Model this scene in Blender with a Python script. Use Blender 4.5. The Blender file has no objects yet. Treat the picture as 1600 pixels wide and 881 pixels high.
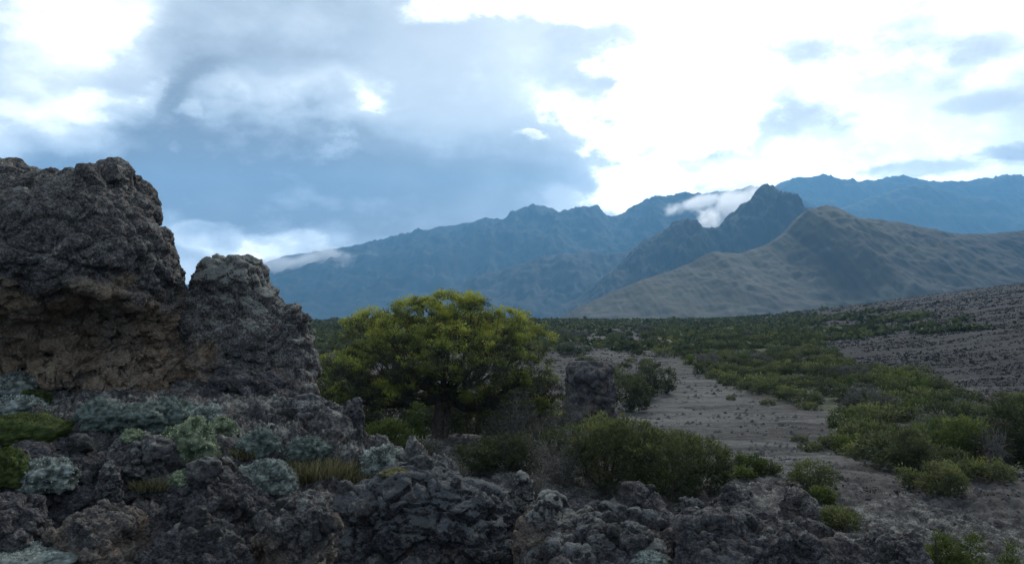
import bpy, math, random
import numpy as np

# ------------------------------------------------------------------ camera
scene = bpy.context.scene
C = scene.collection
F = 1244.0                                   # focal length in photo pixels
cam_d = bpy.data.cameras.new('camera')
cam_d.sensor_width = 36.0
cam_d.lens = F * 36.0 / 1600.0
cam_d.clip_start = 0.05
cam_d.clip_end = 60000
cam = bpy.data.objects.new('camera', cam_d)
cam.location = (0, 0, 0)                     # eye level is z = 0, the ground at the feet about -1.7
cam.rotation_euler = (math.radians(90), 0, 0)
C.objects.link(cam)
scene.camera = cam

SUN_AZ, SUN_EL = math.radians(20), math.radians(34)   # azimuth to the right of straight ahead
EXPOSURE = 0.22
HAZE_DENSITY = 0.00014

# ------------------------------------------------------------------ node helper
class E:
    """one float socket with arithmetic"""
    def __init__(s, nt, sock): s.nt = nt; s.s = sock
    def op(s, o, *a, clamp=False):
        n = s.nt.nodes.new('ShaderNodeMath'); n.operation = o; n.use_clamp = clamp
        for i, v in enumerate((s,) + a):
            if isinstance(v, E): s.nt.links.new(v.s, n.inputs[i])
            else: n.inputs[i].default_value = v
        return E(s.nt, n.outputs[0])
    def __add__(s, b): return s.op('ADD', b)
    def __radd__(s, b): return s.op('ADD', b)
    def __sub__(s, b): return s.op('SUBTRACT', b)
    def __mul__(s, b): return s.op('MULTIPLY', b)
    def __rmul__(s, b): return s.op('MULTIPLY', b)
    def sstep(s, a, b):
        n = s.nt.nodes.new('ShaderNodeMapRange'); n.interpolation_type = 'SMOOTHSTEP'
        s.nt.links.new(s.s, n.inputs[0])
        n.inputs[1].default_value = a; n.inputs[2].default_value = b
        n.inputs[3].default_value = 0; n.inputs[4].default_value = 1
        return E(s.nt, n.outputs[0])
    def rstep(s, a, b): return 1.0 * (s.sstep(a, b).op('MULTIPLY', -1.0) + 1.0)

def noise(nt, vec, scale, detail=6, rough=0.55, dist=0.0, out=0):
    n = nt.nodes.new('ShaderNodeTexNoise'); n.inputs['Scale'].default_value = scale
    n.inputs['Detail'].default_value = detail; n.inputs['Roughness'].default_value = rough
    n.inputs['Distortion'].default_value = dist
    if vec is not None: nt.links.new(vec, n.inputs['Vector'])
    return E(nt, n.outputs[out])

def ramp(nt, fac, stops):
    n = nt.nodes.new('ShaderNodeValToRGB')
    while len(n.color_ramp.elements) < len(stops): n.color_ramp.elements.new(0.5)
    for e, (p, c) in zip(n.color_ramp.elements, stops):
        e.position = p; e.color = (c[0], c[1], c[2], 1)
    nt.links.new(fac.s if isinstance(fac, E) else fac, n.inputs[0])
    return n.outputs[0]

def mixc(nt, fac, a, b, mode='MIX'):
    n = nt.nodes.new('ShaderNodeMix'); n.data_type = 'RGBA'; n.blend_type = mode
    for i, v in ((0, fac), (6, a), (7, b)):
        if isinstance(v, E): v = v.s
        if isinstance(v, (int, float)): n.inputs[i].default_value = v
        elif isinstance(v, tuple): n.inputs[i].default_value = (v[0], v[1], v[2], 1)
        else: nt.links.new(v, n.inputs[i])
    return n.outputs[2]

# ------------------------------------------------------------------ sky
world = bpy.data.worlds.new('World'); scene.world = world
world.use_nodes = True
nt = world.node_tree; nt.nodes.clear()
out = nt.nodes.new('ShaderNodeOutputWorld'); bg = nt.nodes.new('ShaderNodeBackground')
nt.links.new(bg.outputs[0], out.inputs[0])
sky = nt.nodes.new('ShaderNodeTexSky'); sky.sky_type = 'NISHITA'; sky.sun_disc = False
sky.sun_elevation = SUN_EL; sky.sun_rotation = SUN_AZ
tc = nt.nodes.new('ShaderNodeTexCoord')
dirv = tc.outputs['Generated']
nrm = nt.nodes.new('ShaderNodeVectorMath'); nrm.operation = 'NORMALIZE'; nt.links.new(dirv, nrm.inputs[0])
sep = nt.nodes.new('ShaderNodeSeparateXYZ'); nt.links.new(nrm.outputs[0], sep.inputs[0])
X, Y, Z = (E(nt, sep.outputs[i]) for i in range(3))
az = X.op('ARCTAN2', Y); el = Z.op('ARCSINE')
# domain warp so that every cloud edge billows
stretch = nt.nodes.new('ShaderNodeMapping'); stretch.inputs['Scale'].default_value = (1, 1, 1.7)
nt.links.new(nrm.outputs[0], stretch.inputs[0]); sv = stretch.outputs[0]
wn = nt.nodes.new('ShaderNodeTexNoise'); wn.inputs['Scale'].default_value = 5.5
wn.inputs['Detail'].default_value = 9; wn.inputs['Roughness'].default_value = 0.56
nt.links.new(sv, wn.inputs['Vector'])
wsep = nt.nodes.new('ShaderNodeSeparateColor'); nt.links.new(wn.outputs['Color'], wsep.inputs[0])
wa, wb = E(nt, wsep.outputs[0]) - 0.5, E(nt, wsep.outputs[1]) - 0.5
azw = az + wa * 0.34; elw = el + wb * 0.20
azs = az + wa * 0.12; els = el + wb * 0.07
fb = noise(nt, sv, 3.2, 10, 0.6) - 0.5
fine = noise(nt, sv, 13.0, 9, 0.62) - 0.5
edge = fine * 1.9 + fb * 0.9
efine = (noise(nt, sv, 50.0, 6, .6) - 0.5) * 3.2
def pa(px, py):
    u, v = (px - 800) / F, (440.5 - py) / F
    a = math.atan(u); return a, math.atan(v * math.cos(a))
def blob(px, py, rx, ry, amp, soft=0.5, rot=0.0, sharp=False):
    a, e = pa(px, py); k = math.cos(a)
    A, B = (azs, els) if sharp else (azw, elw)
    dx, dy = A - a, B - e
    if rot:
        c, s_ = math.cos(rot), math.sin(rot)
        dx, dy = dx * c + dy * s_, dy * c - dx * s_
    dx, dy = dx * (F / (rx * k)), dy * (F / (ry * k))
    d = (dx * dx + dy * dy).op('SQRT') + (efine if sharp == 2 else edge * (1.0 if sharp else .7))
    return d.rstep(1 - soft, 1 + soft) * amp
BLOBS = [
 # px, py, rx, ry, amount (+ brighter), softness, rotation, sharp-edged
 (1480,  90, 700, 400, .34, .45, 0, 0), (1200, 340, 420, 150, .16, .4, 0, 0), (1150, 60, 330, 140, .12, .5, 0, 0),
 (   0, 100, 150, 130, .32, .75, .5, 0), ( 100,  10, 120,  70, .36, .7, .3, 0), (10, 190, 70, 60, .16, .6, 0, 0),
 ( 490, 150, 140,  44, .27, .30, .1, 1), ( 150, 168,  75, 26, .24, .3, 0, 1), (345, 165, 50, 32, .22, .3, 0.4, 1),
 ( 590, 155, 26,  11, .12, .5, 0, 2), ( 303, 178, 22, 10, .22, .5, 0, 2), (533, 235, 26, 18, .26, .6, .5, 2), (815, 212, 22, 9, .30, .5, -.3, 2), (225, 150, 26, 18, .22, .6, .8, 2), (270, 228, 12, 12, .2, .6, 0, 2),
 ( 700, 130, 240, 120, .10, .7, 0, 0),
 ( 580, 310, 340, 100, -.40, .75, -.12, 0), (280, 290, 260, 80, -.24, .7, 0, 0), (330, 110, 240, 45, -.07, .6, .1, 0),
 ( 395, 380, 150,  30, .50, .22, -.14, 1), (350, 430, 150, 50, .16, .6, 0, 0),
 ( 800,  14, 150,  22, .34, .3, 0, 1), (1050, 160, 150, 95, .30, .25, .2, 1), (1130, 110, 50, 40, .22, .25, .2, 1),
 (1000, 290, 100, 50, .30, .25, 0, 1), (1050, 14, 260, 30, .22, .3, 0, 1), (870, 320, 50, 25, .22, .3, 0, 1),
 ( 905,  82, 100,  36, -.16, .5, .05, 0), (1190, 85, 110, 26, -.12, .6, 0, 1),
 ( 985, 225,  42,  11, -.24, .6, 0, 1), (1130, 215, 130, 36, -.14, .4, .1, 1), (1280, 240, 110, 55, -.11, .5, -.6, 1),
 (1530,  62,  60,  18, -.13, .7, .2, 1), (1480, 100, 40, 20, -.10, .8, .5, 1), (1530, 158, 55, 15, -.14, .7, .03, 1),
 (1440, 262, 120,  12, -.16, .4, 0, 1), (1590, 240, 40, 8, -.3, .5, 0, 1), (1060,300,60,18,-.25,.5,0,1),
]
mid = noise(nt, sv, 6.5, 8, 0.6) - 0.5
D = fb * 0.46 + 0.42 + fine * 0.34 + mid * .52
for b in BLOBS: D = D + blob(*b)
col = ramp(nt, D, [(0.0, (.125, .125, .135)), (.22, (.22, .24, .265)), (.42, (.34, .385, .43)), (.58, (.45, .495, .535)), (.76, (.56, .61, .65)), (1.0, (.95, .97, 1.0))])
# brighter than white where the sun stands behind the thin cloud
glow = blob(1290, 40, 700, 420, 1.0, .95)
low = el.rstep(.0, .24)                        # brighter cloud low down, seen through the hazy air
boost = (D.sstep(.62, 1.15) * (glow * 1.0 + 0.25) + 1.0) * (low * 0.55 + 1.0) * (Y.rstep(-.75, .30) * .35 + 1.0)   # unseen sky behind the viewer, brightened to light the faces turned this way
cm = nt.nodes.new('ShaderNodeVectorMath'); cm.operation = 'SCALE'
nt.links.new(col, cm.inputs[0]); nt.links.new(boost.s, cm.inputs['Scale'])
skm = nt.nodes.new('ShaderNodeVectorMath'); skm.operation = 'SCALE'; skm.inputs['Scale'].default_value = 1.0
nt.links.new(sky.outputs[0], skm.inputs[0])
# clouds are expressed relative to the physically bright sky (background strength 0.1)
cs = nt.nodes.new('ShaderNodeVectorMath'); cs.operation = 'SCALE'; cs.inputs['Scale'].default_value = 17.0
nt.links.new(cm.outputs[0], cs.inputs[0])
cover = (fb * 1.0 + D * 0.6).sstep(-.35, .15) * 0.25 + 0.72
final = mixc(nt, cover, skm.outputs[0], cs.outputs[0])
nt.links.new(final, bg.inputs['Color']); bg.inputs['Strength'].default_value = 0.1
world.cycles.sampling_method = 'MANUAL'; world.cycles.sample_map_resolution = 512

# ------------------------------------------------------------------ sun (veiled by cloud) and exposure
sl = bpy.data.lights.new('sun', 'SUN'); sl.energy = 2.9; sl.angle = math.radians(14); sl.color = (1.0, .95, .86)
sun = bpy.data.objects.new('sun', sl); C.objects.link(sun)
sun.rotation_euler = (math.pi / 2 - SUN_EL, 0, math.pi - SUN_AZ)
scene.view_settings.view_transform = 'Standard'; scene.view_settings.look = 'None'
scene.view_settings.gamma = 1.0; scene.view_settings.use_curve_mapping = False
scene.view_settings.exposure = EXPOSURE
scene.cycles.volume_bounces = 2
scene.cycles.max_bounces = 6
scene.cycles.transparent_max_bounces = 12

# ------------------------------------------------------------------ numpy noise
_r = np.random.RandomState(7)
PERM = np.tile(_r.permutation(256).astype(np.int32), 2)
_g = _r.normal(size=(256, 3)); GR = (_g / np.linalg.norm(_g, axis=1)[:, None]).astype(np.float32)
RND = _r.random_sample((256, 3)).astype(np.float32)
def pnoise(p):
    """gradient noise, p (N,3) -> about -0.8..0.8"""
    p = np.asarray(p, np.float32)
    res = np.empty(len(p), np.float32)
    for a in range(0, len(p), 400000):
        q = p[a:a + 400000]
        i = np.floor(q).astype(np.int32); f = q - i
        w = f * f * f * (f * (f * 6 - 15) + 10)
        i &= 255
        acc = 0
        x0, x1 = PERM[i[:, 0]], PERM[(i[:, 0] + 1) & 255]
        cs_ = []
        for dx in (0, 1):
            px = x1 if dx else x0
            for dy in (0, 1):
                pxy = PERM[(px + i[:, 1] + dy) & 255]
                for dz in (0, 1):
                    g = GR[PERM[(pxy + i[:, 2] + dz) & 255]]
                    v = g[:, 0] * (f[:, 0] - dx) + g[:, 1] * (f[:, 1] - dy) + g[:, 2] * (f[:, 2] - dz)
                    wt = (w[:, 0] if dx else 1 - w[:, 0]) * (w[:, 1] if dy else 1 - w[:, 1]) * (w[:, 2] if dz else 1 - w[:, 2])
                    acc = acc + v * wt
        res[a:a + 400000] = acc
    return res * 1.5
def fbm(p, o=4, gain=0.5, ridged=False, lac=2.03):
    s = 0; a = 1.0; t = 0
    for k in range(o):
        n = pnoise(p * (lac ** k) + 17.3 * k)
        s = s + a * ((1 - 2 * np.abs(n)) if ridged else n); t += a; a *= gain
    return s / t
def worley(p, jit=1.0):
    """F1, F2 and a random value per cell"""
    p = np.asarray(p, np.float32)
    F1 = np.empty(len(p), np.float32); F2 = np.empty(len(p), np.float32); ID = np.empty(len(p), np.float32)
    for a in range(0, len(p), 300000):
        q = p[a:a + 300000]; i = np.floor(q).astype(np.int32)
        f1 = np.full(len(q), 9., np.float32); f2 = f1.copy(); idv = f1.copy()
        for dx in (-1, 0, 1):
            for dy in (-1, 0, 1):
                for dz in (-1, 0, 1):
                    c0, c1, c2 = i[:, 0] + dx, i[:, 1] + dy, i[:, 2] + dz
                    h = PERM[(PERM[(PERM[c0 & 255] + c1) & 255] + c2) & 255]
                    r = RND[h]
                    d = np.sqrt((c0 + .5 + (r[:, 0] - .5) * jit - q[:, 0]) ** 2 + (c1 + .5 + (r[:, 1] - .5) * jit - q[:, 1]) ** 2 + (c2 + .5 + (r[:, 2] - .5) * jit - q[:, 2]) ** 2)
                    m = d < f1
                    f2 = np.where(m, f1, np.minimum(f2, d)); idv = np.where(m, h / 255., idv); f1 = np.where(m, d, f1)
        F1[a:a + 300000] = f1; F2[a:a + 300000] = f2; ID[a:a + 300000] = idv
    return F1, F2, ID
def ss(a, b, x):
    t = np.clip((x - a) / (b - a), 0, 1); return t * t * (3 - 2 * t)

# ------------------------------------------------------------------ mesh and naming helpers
def mesh_np(name, verts, faces, mat=None, smooth=True, attrs=None, mesh_only=False):
    """verts (N,3), faces (M,k) of one size k"""
    verts = np.asarray(verts, np.float32); faces = np.asarray(faces, np.int32)
    me = bpy.data.meshes.new(name)
    k = faces.shape[1]; m = len(faces)
    me.vertices.add(len(verts)); me.vertices.foreach_set('co', verts.ravel())
    me.loops.add(m * k); me.loops.foreach_set('vertex_index', faces.ravel())
    me.polygons.add(m); me.polygons.foreach_set('loop_start', np.arange(0, m * k, k, dtype=np.int32))
    try: me.polygons.foreach_set('loop_total', np.full(m, k, np.int32))
    except Exception: pass
    me.polygons.foreach_set('use_smooth', np.full(m, smooth, bool))
    for an, av in (attrs or {}).items():
        av = np.asarray(av, np.float32)
        if av.ndim == 1:
            at = me.attributes.new(an, 'FLOAT', 'POINT'); at.data.foreach_set('value', av)
        else:
            at = me.attributes.new(an, 'FLOAT_COLOR', 'POINT'); at.data.foreach_set('color', np.hstack([av, np.ones((len(av), 1), np.float32)]).ravel())
    me.update(calc_edges=True)
    if mat: me.materials.append(mat)
    if mesh_only: return me
    o = bpy.data.objects.new(name, me); C.objects.link(o)
    return o
def grid_faces(nr, nc, wrap=False):
    r, c = np.meshgrid(np.arange(nr - 1), np.arange(nc if wrap else nc - 1), indexing='ij')
    c2 = (c + 1) % nc
    return np.stack([r * nc + c, r * nc + c2, (r + 1) * nc + c2, (r + 1) * nc + c], -1).reshape(-1, 4)
def tag(o, label=None, cat=None, group=None, kind=None):
    if label: o['label'] = label
    if cat: o['category'] = cat
    if group: o['group'] = group
    if kind: o['kind'] = kind
    return o
def empty(name, loc, label=None, cat=None, group=None):
    o = bpy.data.objects.new(name, None); C.objects.link(o); o.location = loc; o.empty_display_size = .2
    return tag(o, label, cat, group)
def P(px, py, Yd):
    return np.array([(px - 800) / F * Yd, Yd, (440.5 - py) / F * Yd])

# ------------------------------------------------------------------ materials
def new_mat(name):
    m = bpy.data.materials.new(name); m.use_nodes = True; t = m.node_tree
    b = t.nodes['Principled BSDF']; b.inputs['Roughness'].default_value = .9
    b.inputs['Specular IOR Level'].default_value = .06
    return m, t, b
def attr(t, name, outn='Fac'):
    n = t.nodes.new('ShaderNodeAttribute'); n.attribute_name = name; return n.outputs[outn]
def bump(t, b, h, strength, dist):
    n = t.nodes.new('ShaderNodeBump'); n.inputs['Strength'].default_value = strength; n.inputs['Distance'].default_value = dist
    t.links.new(h.s, n.inputs['Height']); t.links.new(n.outputs[0], b.inputs['Normal'])
def pos(t):
    return t.nodes.new('ShaderNodeNewGeometry').outputs['Position']
def objc(t):
    return t.nodes.new('ShaderNodeTexCoord').outputs['Object']
def normal_z(t):
    g = t.nodes.new('ShaderNodeNewGeometry'); s = t.nodes.new('ShaderNodeSeparateXYZ'); t.links.new(g.outputs['Normal'], s.inputs[0])
    return E(t, s.outputs[2])
def voro(t, vec, scale, feature='F1', out='Distance'):
    n = t.nodes.new('ShaderNodeTexVoronoi'); n.feature = feature; n.inputs['Scale'].default_value = scale
    if vec is not None: t.links.new(vec, n.inputs['Vector'])
    return E(t, n.outputs[out])

def ground_material():
    m, t, b = new_mat('ground'); p = pos(t)
    base = attr(t, 'albedo', 'Color')
    n1 = noise(t, p, 1.7, 8, .65); n2 = noise(t, p, 22, 6, .7); n3 = noise(t, p, .12, 6, .6)
    mp = t.nodes.new('ShaderNodeMapping'); mp.inputs['Scale'].default_value = (.10, .55, .3); t.links.new(p, mp.inputs[0])
    band = noise(t, mp.outputs[0], 1.0, 8, .68, .6)
    k = (n1 * .7 + n2 * .7 + n3 * .4 + band * 1.9).sstep(1.5, 2.25) * 1.35 + .28
    v = t.nodes.new('ShaderNodeVectorMath'); v.operation = 'SCALE'
    t.links.new(base, v.inputs[0]); t.links.new(k.s, v.inputs['Scale'])
    peb = voro(t, p, 9); pale = peb.rstep(.10, .2) * n1.sstep(.5, .62)
    c = mixc(t, pale * .10, v.outputs[0], (.13, .125, .12))
    rk = E(t, attr(t, 'rocky'))                       # bare lava of the ledge, with its crust of lichen
    a1 = noise(t, p, 3, 8, .65); a2 = noise(t, p, 26, 6, .72); a3 = noise(t, p, 90, 4, .7)
    rc = ramp(t, a1 * .55 + a2 * .45, [(.40, (.016, .016, .018)), (.48, (.052, .051, .053)), (.56, (.12, .116, .112)), (.66, (.26, .25, .24))])
    lm = (normal_z(t) * .25 + (a2 - .5) * 1.3 + (a1 - .5) * 1.4 + noise(t, p, 1.1, 5, .6) * .5 - .12).sstep(.40, .58)
    lc = ramp(t, a3 * .5 + a1 * .5, [(.3, (.13, .14, .125)), (.5, (.22, .235, .21)), (.7, (.36, .37, .34))])
    rc = mixc(t, lm * .55, rc, lc)
    c = mixc(t, rk, c, rc)
    t.links.new(c, b.inputs['Base Color'])
    bump(t, b, n2 * .5 + n1 * .6 + peb * .4 + a2 * rk + a3 * .4 * rk, .9, .05)
    return m
def mountain_material(name, c1, c2, c3, s, heath=False):
    m, t, b = new_mat(name); p = pos(t)
    n1 = noise(t, p, s, 10, .62, .4); n2 = noise(t, p, s * 6, 6, .65)
    nz = normal_z(t)
    c = mixc(t, n1.sstep(.4, .62), c1, c2)
    c = mixc(t, noise(t, p, s * 2.7, 9, .7, .8).sstep(.54, .62) * .5, c, tuple(v * 1.9 for v in c1))
    c = mixc(t, (nz * -1.0 + 1.0 + (n2 - .5) * .4).sstep(.25, .5), c, c3)
    if heath:                                      # dark heath covers the lower right of the hill
        sp = t.nodes.new('ShaderNodeSeparateXYZ'); t.links.new(p, sp.inputs[0])
        hx = E(t, sp.outputs[0]) + E(t, sp.outputs[2]) * -1.6 + (n1 - .5) * 700
        c = mixc(t, hx.sstep(430, 900) * .8, c, (.036, .038, .040))
    t.links.new(c, b.inputs['Base Color']); bump(t, b, n2 + n1 * 2.0, .6, .4 / s * .02)
    return m
# ------------------------------------------------------------------ ground
VY = np.array([0, 20, 26, 34, 50, 85, 140, 260, 400, 470, 600, 900, 1500, 20000.])
VZ = np.array([-5.2, -5.4, -5.9, -7.1, -8.2, -9.6, -11.2, -14.8, -19.2, -24, -48, -120, -190, -300.])
CU = np.array([-3., -.80, -.30, -.235, -.193, -.08, .016, .19, .48, .64, 1.0, 3])   # crest of the knoll, by bearing
CYd = np.array([14., 17., 16., 11., 8.6, 7.9, 6.6, 6.1, 5.3, 4.9, 4.5, 4.0])
def terrain_base(x, y):
    r = np.sqrt(x * x + y * y)
    yy = np.maximum(y, 0.05)
    d = np.where(y > 0, y, 0) * .75 + r * .25
    zv = np.interp(d, VY, VZ)
    # the plain climbs gently to the right
    s = x - (14 + .26 * d)
    rise = .148 * .5 * (s + np.sqrt(s * s + (6 + d * .05) ** 2)) * ss(20, 90, d)
    zv = zv + rise * (1 - ss(700, 1500, d))
    # mound under the tree heath and left shoulder
    zv = zv + 0.9 * np.exp(-((x + 2.5) ** 2 / 60 + (y - 25) ** 2 / 60))
    u = np.clip(x / yy, -3, 3)
    yc = np.where(y > 0, np.interp(u, CU, CYd), 5.0)
    rr = np.where(y > 0, y * np.sqrt(1 + np.minimum(np.abs(u), 1) ** 2 * .3), r)
    w = ss(0, 1, (rr - yc) / (2.2 + 0.7 * yc))
    w = .35 * ss(0, .12, (rr - yc) / (2.2 + 0.7 * yc)) + .65 * w
    w = np.where(rr > 60, 1, w)
    zk = -1.72 - .46 * ss(8.8, 6.2, y) - .35 * ss(6.2, 5.2, y) * ss(0, 3, y) - .25 * ss(0, 5, x) * ss(12, 5, y)
    return zk * (1 - w) + zv * w, w, d
def terrain(x, y):
    """height, knoll weight"""
    x = np.asarray(x, np.float32); y = np.asarray(y, np.float32)
    z, w, d = terrain_base(x, y)
    p = np.stack([x, y, np.zeros_like(x)], -1).reshape(-1, 3)
    sh = x.shape
    n0 = fbm(p / 3.1, 4).reshape(sh); n1 = fbm(p / .8 + 9, 5, .6, True).reshape(sh)
    nf = fbm(p / 22., 5, .5).reshape(sh)
    far = ss(30, 120, d)
    z = z + (n0 * .22 * (1 - .3 * far)) + (n1 - .2) * (.16 * (1 - w) + .22 * w * (1 - ss(9, 30, d)) + .05 + .10 * far) + nf * (.5 * far * w + .1)
    z = z + far * fbm(p / 90., 3).reshape(sh) * 1.2 * (1 - ss(240, 330, d) * .4)
    near = (d < 34) & (y > -3)
    if near.any():
        k = near.ravel(); q = p[k] + np.array([3.3, 8.1, .5]); q = q + .35 * np.stack([pnoise(q * 1.7), pnoise(q * 1.7 + 9), 0 * q[:, 0]], -1)
        f1, f2, i1 = worley(q / .75); f3, f4, i2 = worley(q / .26 + 7)
        add = (i1 - .45) * .13 - .08 * np.exp(-(f2 - f1) / .12) + (i2 - .5) * .06 - .04 * np.exp(-(f4 - f3) / .15) + .10 * fbm(q / .16, 4, .62, True) 
        zz = z.ravel().copy(); fade = 1 - ss(20, 34, d.ravel()[k]); zz[k] += add * fade * (1 - .45 * w.ravel()[k]); z = zz.reshape(sh)
    return z, w
def ground_hit(px, py, ymin=9., ymax=480.):
    """where the view ray through a photo pixel meets the ground"""
    u, v = (px - 800) / F, (440.5 - py) / F
    Ys = np.geomspace(ymin, ymax, 900)
    z, _ = terrain(u * Ys, Ys)
    below = v * Ys < z
    i = np.argmax(below) if below.any() else len(Ys) - 1
    return np.array([u * Ys[i], Ys[i], z[i]])

def sdpoly(pts, X_, Y_):
    """signed distance to a polygon, negative inside"""
    pts = np.asarray(pts, float); n = len(pts)
    d = np.full(X_.shape, 1e18); s = np.ones(X_.shape)
    for i in range(n):
        a = pts[i]; b = pts[i - 1]
        ex, ey = b[0] - a[0], b[1] - a[1]; wx, wy = X_ - a[0], Y_ - a[1]
        t = np.clip((wx * ex + wy * ey) / (ex * ex + ey * ey + 1e-12), 0, 1)
        d = np.minimum(d, (wx - ex * t) ** 2 + (wy - ey * t) ** 2)
        c1 = Y_ >= a[1]; c2 = Y_ < b[1]; c3 = ex * wy > ey * wx
        s = np.where((c1 & c2 & c3) | (~c1 & ~c2 & ~c3), -s, s)
    return s * np.sqrt(d)
# zones of the plain, traced where they stand: (bearing, depression) of the photo turned into the ground
CLEARING = [(955,655),(960,625),(1000,605),(1050,590),(1060,568),(1095,590),(1150,615),(1230,632),(1300,655),(1330,700),(1290,745),(1200,765),(1140,770),(1130,720),(1060,680),(990,665)]
RIGHTZONE = [(1150,488),(1240,518),(1330,572),(1450,590),(1520,600),(1620,615),(1700,620),(1700,400),(1400,425)]
PALE2 = [(880,520),(960,508),(1030,520),(1055,545),(1050,565),(1000,570),(930,560),(880,545)]
THICKET = [(1060,560),(1130,600),(1230,625),(1310,645),(1400,665),(1500,650),(1500,600),(1420,590),(1330,575),(1290,540),(1200,512),(1100,500),(920,498),(960,508),(1040,520),(1070,545)]
def build_ground():
    azd = np.radians(np.concatenate([np.arange(-180, -60, 4.), np.arange(-60, -38, .5), np.linspace(-38, 38, 1000), np.arange(38.5, 60, .5), np.arange(60, 180, 4.)]))
    r = np.concatenate([[.05, .8, 1.6], np.geomspace(2.4, 30, 560), np.geomspace(30.3, 520, 420), np.geomspace(530, 7900, 60)])
    R, A = np.meshgrid(r, azd, indexing='ij')
    x, y = R * np.sin(A), R * np.cos(A)
    z, w = terrain(x, y)
    pu = 800 + F * x / np.maximum(y, .01); pv = 440.5 - F * z / np.maximum(y, .01)
    n = fbm(np.stack([x.ravel() / 9, y.ravel() / 9, 0 * x.ravel()], -1), 4).reshape(x.shape)
    nb = fbm(np.stack([x.ravel() / 40, y.ravel() / 40, 0 * x.ravel() + 5], -1), 4).reshape(x.shape)
    col = np.zeros(x.shape + (3,), np.float32)
    col[:] = (.044, .041, .040)                                   # old lava and cinders
    def lay(mask, c):
        nonlocal col
        col = col * (1 - mask[..., None]) + np.array(c, np.float32) * mask[..., None]
    inf = (y > 9) & (w > .5)
    n5 = fbm(np.stack([x.ravel() / 3, y.ravel() / 5, 0 * x.ravel() + 3], -1), 4, .6).reshape(x.shape)
    dC = sdpoly(CLEARING, pu, pv) + n * 30 + n5 * 30
    lay(ss(14, -10, dC) * inf, (.060, .059, .057))
    dP = sdpoly(PALE2, pu, pv) + n * 14
    lay(ss(8, -6, dP) * inf, (.058, .056, .052))
    dT = sdpoly(THICKET, pu, pv) + n * 18
    lay(ss(12, -8, dT) * inf * .8, (.045, .055, .028))
    right = ss(0, 30, x - (16 + .30 * y)) * inf                      # dark heath-covered slope
    dR = sdpoly(RIGHTZONE, pu, pv) + n * 22
    right = np.maximum(right, ss(10, -10, dR) * inf)
    lay(right * ss(40, 60, y) * .95, (.015, .017, .021))
    lay(ss(.1, .5, nb + n * .3) * right * ss(60, 130, y) * .6, (.024, .025, .027))
    lay(ss(230, 330, y) * ss(.0, .35, nb + .1) * (x < 100) * .7, (.045, .055, .030))
    lay((1 - w) * ss(-.1, .25, n) * .5, (.045, .040, .040))
    lay((w < .97) * (w > .05) * .4 * ss(0, .3, n), (.07, .06, .05))
    lay((1 - w) * ss(8.2, 9.4, y) * .8, (.030, .027, .024))
    brown = np.exp(-((x + .3) ** 2 / 5 + (y - 24) ** 2 / 8)); lay(np.clip(brown * 1.3, 0, 1) * .8, (.060, .036, .030))
    o = mesh_np('ground', np.stack([x, y, z], -1).reshape(-1, 3), grid_faces(len(r), len(azd), True)[:, ::-1], ground_material(), True, {'albedo': col.reshape(-1, 3), 'rocky': np.clip((1 - w) * (1 - .75 * ss(8.2, 9.4, y)) + ss(.40, 0, n) * ss(34, 18, y) * .85, 0, 1).ravel()})
    tag(o, kind='structure'); return o
build_ground()

# ------------------------------------------------------------------ mountains
def ridge(name, prof, Ys, W, base, mat, seed, gully=.10, rough=.02, ns=420, nt_=110, pw=1.0, back=.6):
    """crest through photo-measured points, falling towards the viewer and away; all real height"""
    prof = np.array(prof, float)
    px = np.linspace(prof[0, 0], prof[-1, 0], ns); py = np.interp(px, prof[:, 0], prof[:, 1])
    Yc = np.interp(px, *zip(*Ys)) if isinstance(Ys, list) else np.full(ns, float(Ys))
    cx, cz = (px - 800) / F * Yc, (440.5 - py) / F * Yc
    H = Yc.mean() * .03
    s = np.stack([cx, Yc, np.zeros(ns)], -1)
    cz = cz + fbm(s / (H * 1.2) + seed, 4, .6) * H * rough * 8 + (fbm(s / (H * .35) + seed, 5, .62, True) - .3) * H * rough * 4.5
    t = np.concatenate([np.linspace(-1, 0, int(nt_ * .72)) , np.linspace(0, back, int(nt_ * .28))[1:]])
    T, _ = np.meshgrid(t, px, indexing='ij')
    CX = np.broadcast_to(cx, T.shape); CZ = np.broadcast_to(cz, T.shape); CY = np.broadcast_to(Yc, T.shape)
    y = CY + T * W; x = CX * (1 + 0 * T)
    a = np.abs(T)
    fall = 1 - (1 - a) ** pw if pw > 1 else a ** (1.0)
    z = CZ - (CZ - base) * np.clip(fall, 0, 1)
    q = np.stack([x.ravel(), y.ravel() * .35, 0 * x.ravel()], -1) / (H * 3.2) + seed
    q2 = np.stack([x.ravel(), y.ravel(), 0 * x.ravel()], -1) / (H * 1.1) + seed
    g = fbm(q, 5, .55, True).reshape(T.shape); g2 = fbm(q2, 5, .55, True).reshape(T.shape)
    env = np.sin(np.pi * np.clip(a, 0, 1) ** .6) 
    span = np.maximum(CZ - base, 1)
    z = z + (g - .3) * span * gully * 1.9 * env + (g2 - .3) * span * gully * .62 * np.clip(env * 1.5, .0, 1)
    o = mesh_np(name, np.stack([x, y, z], -1).reshape(-1, 3), grid_faces(len(t), ns), mat, True)
    return tag(o, kind='structure')
M_hill = mountain_material('hill_slope', (.070, .069, .054), (.062, .059, .052), (.055, .053, .050), .006, True)
M_rock = mountain_material('peak_rock', (.050, .050, .044), (.036, .038, .034), (.034, .034, .034), .004)
M_far = mountain_material('far_range', (.034, .040, .034), (.024, .030, .027), (.026, .028, .028), .002)
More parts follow.
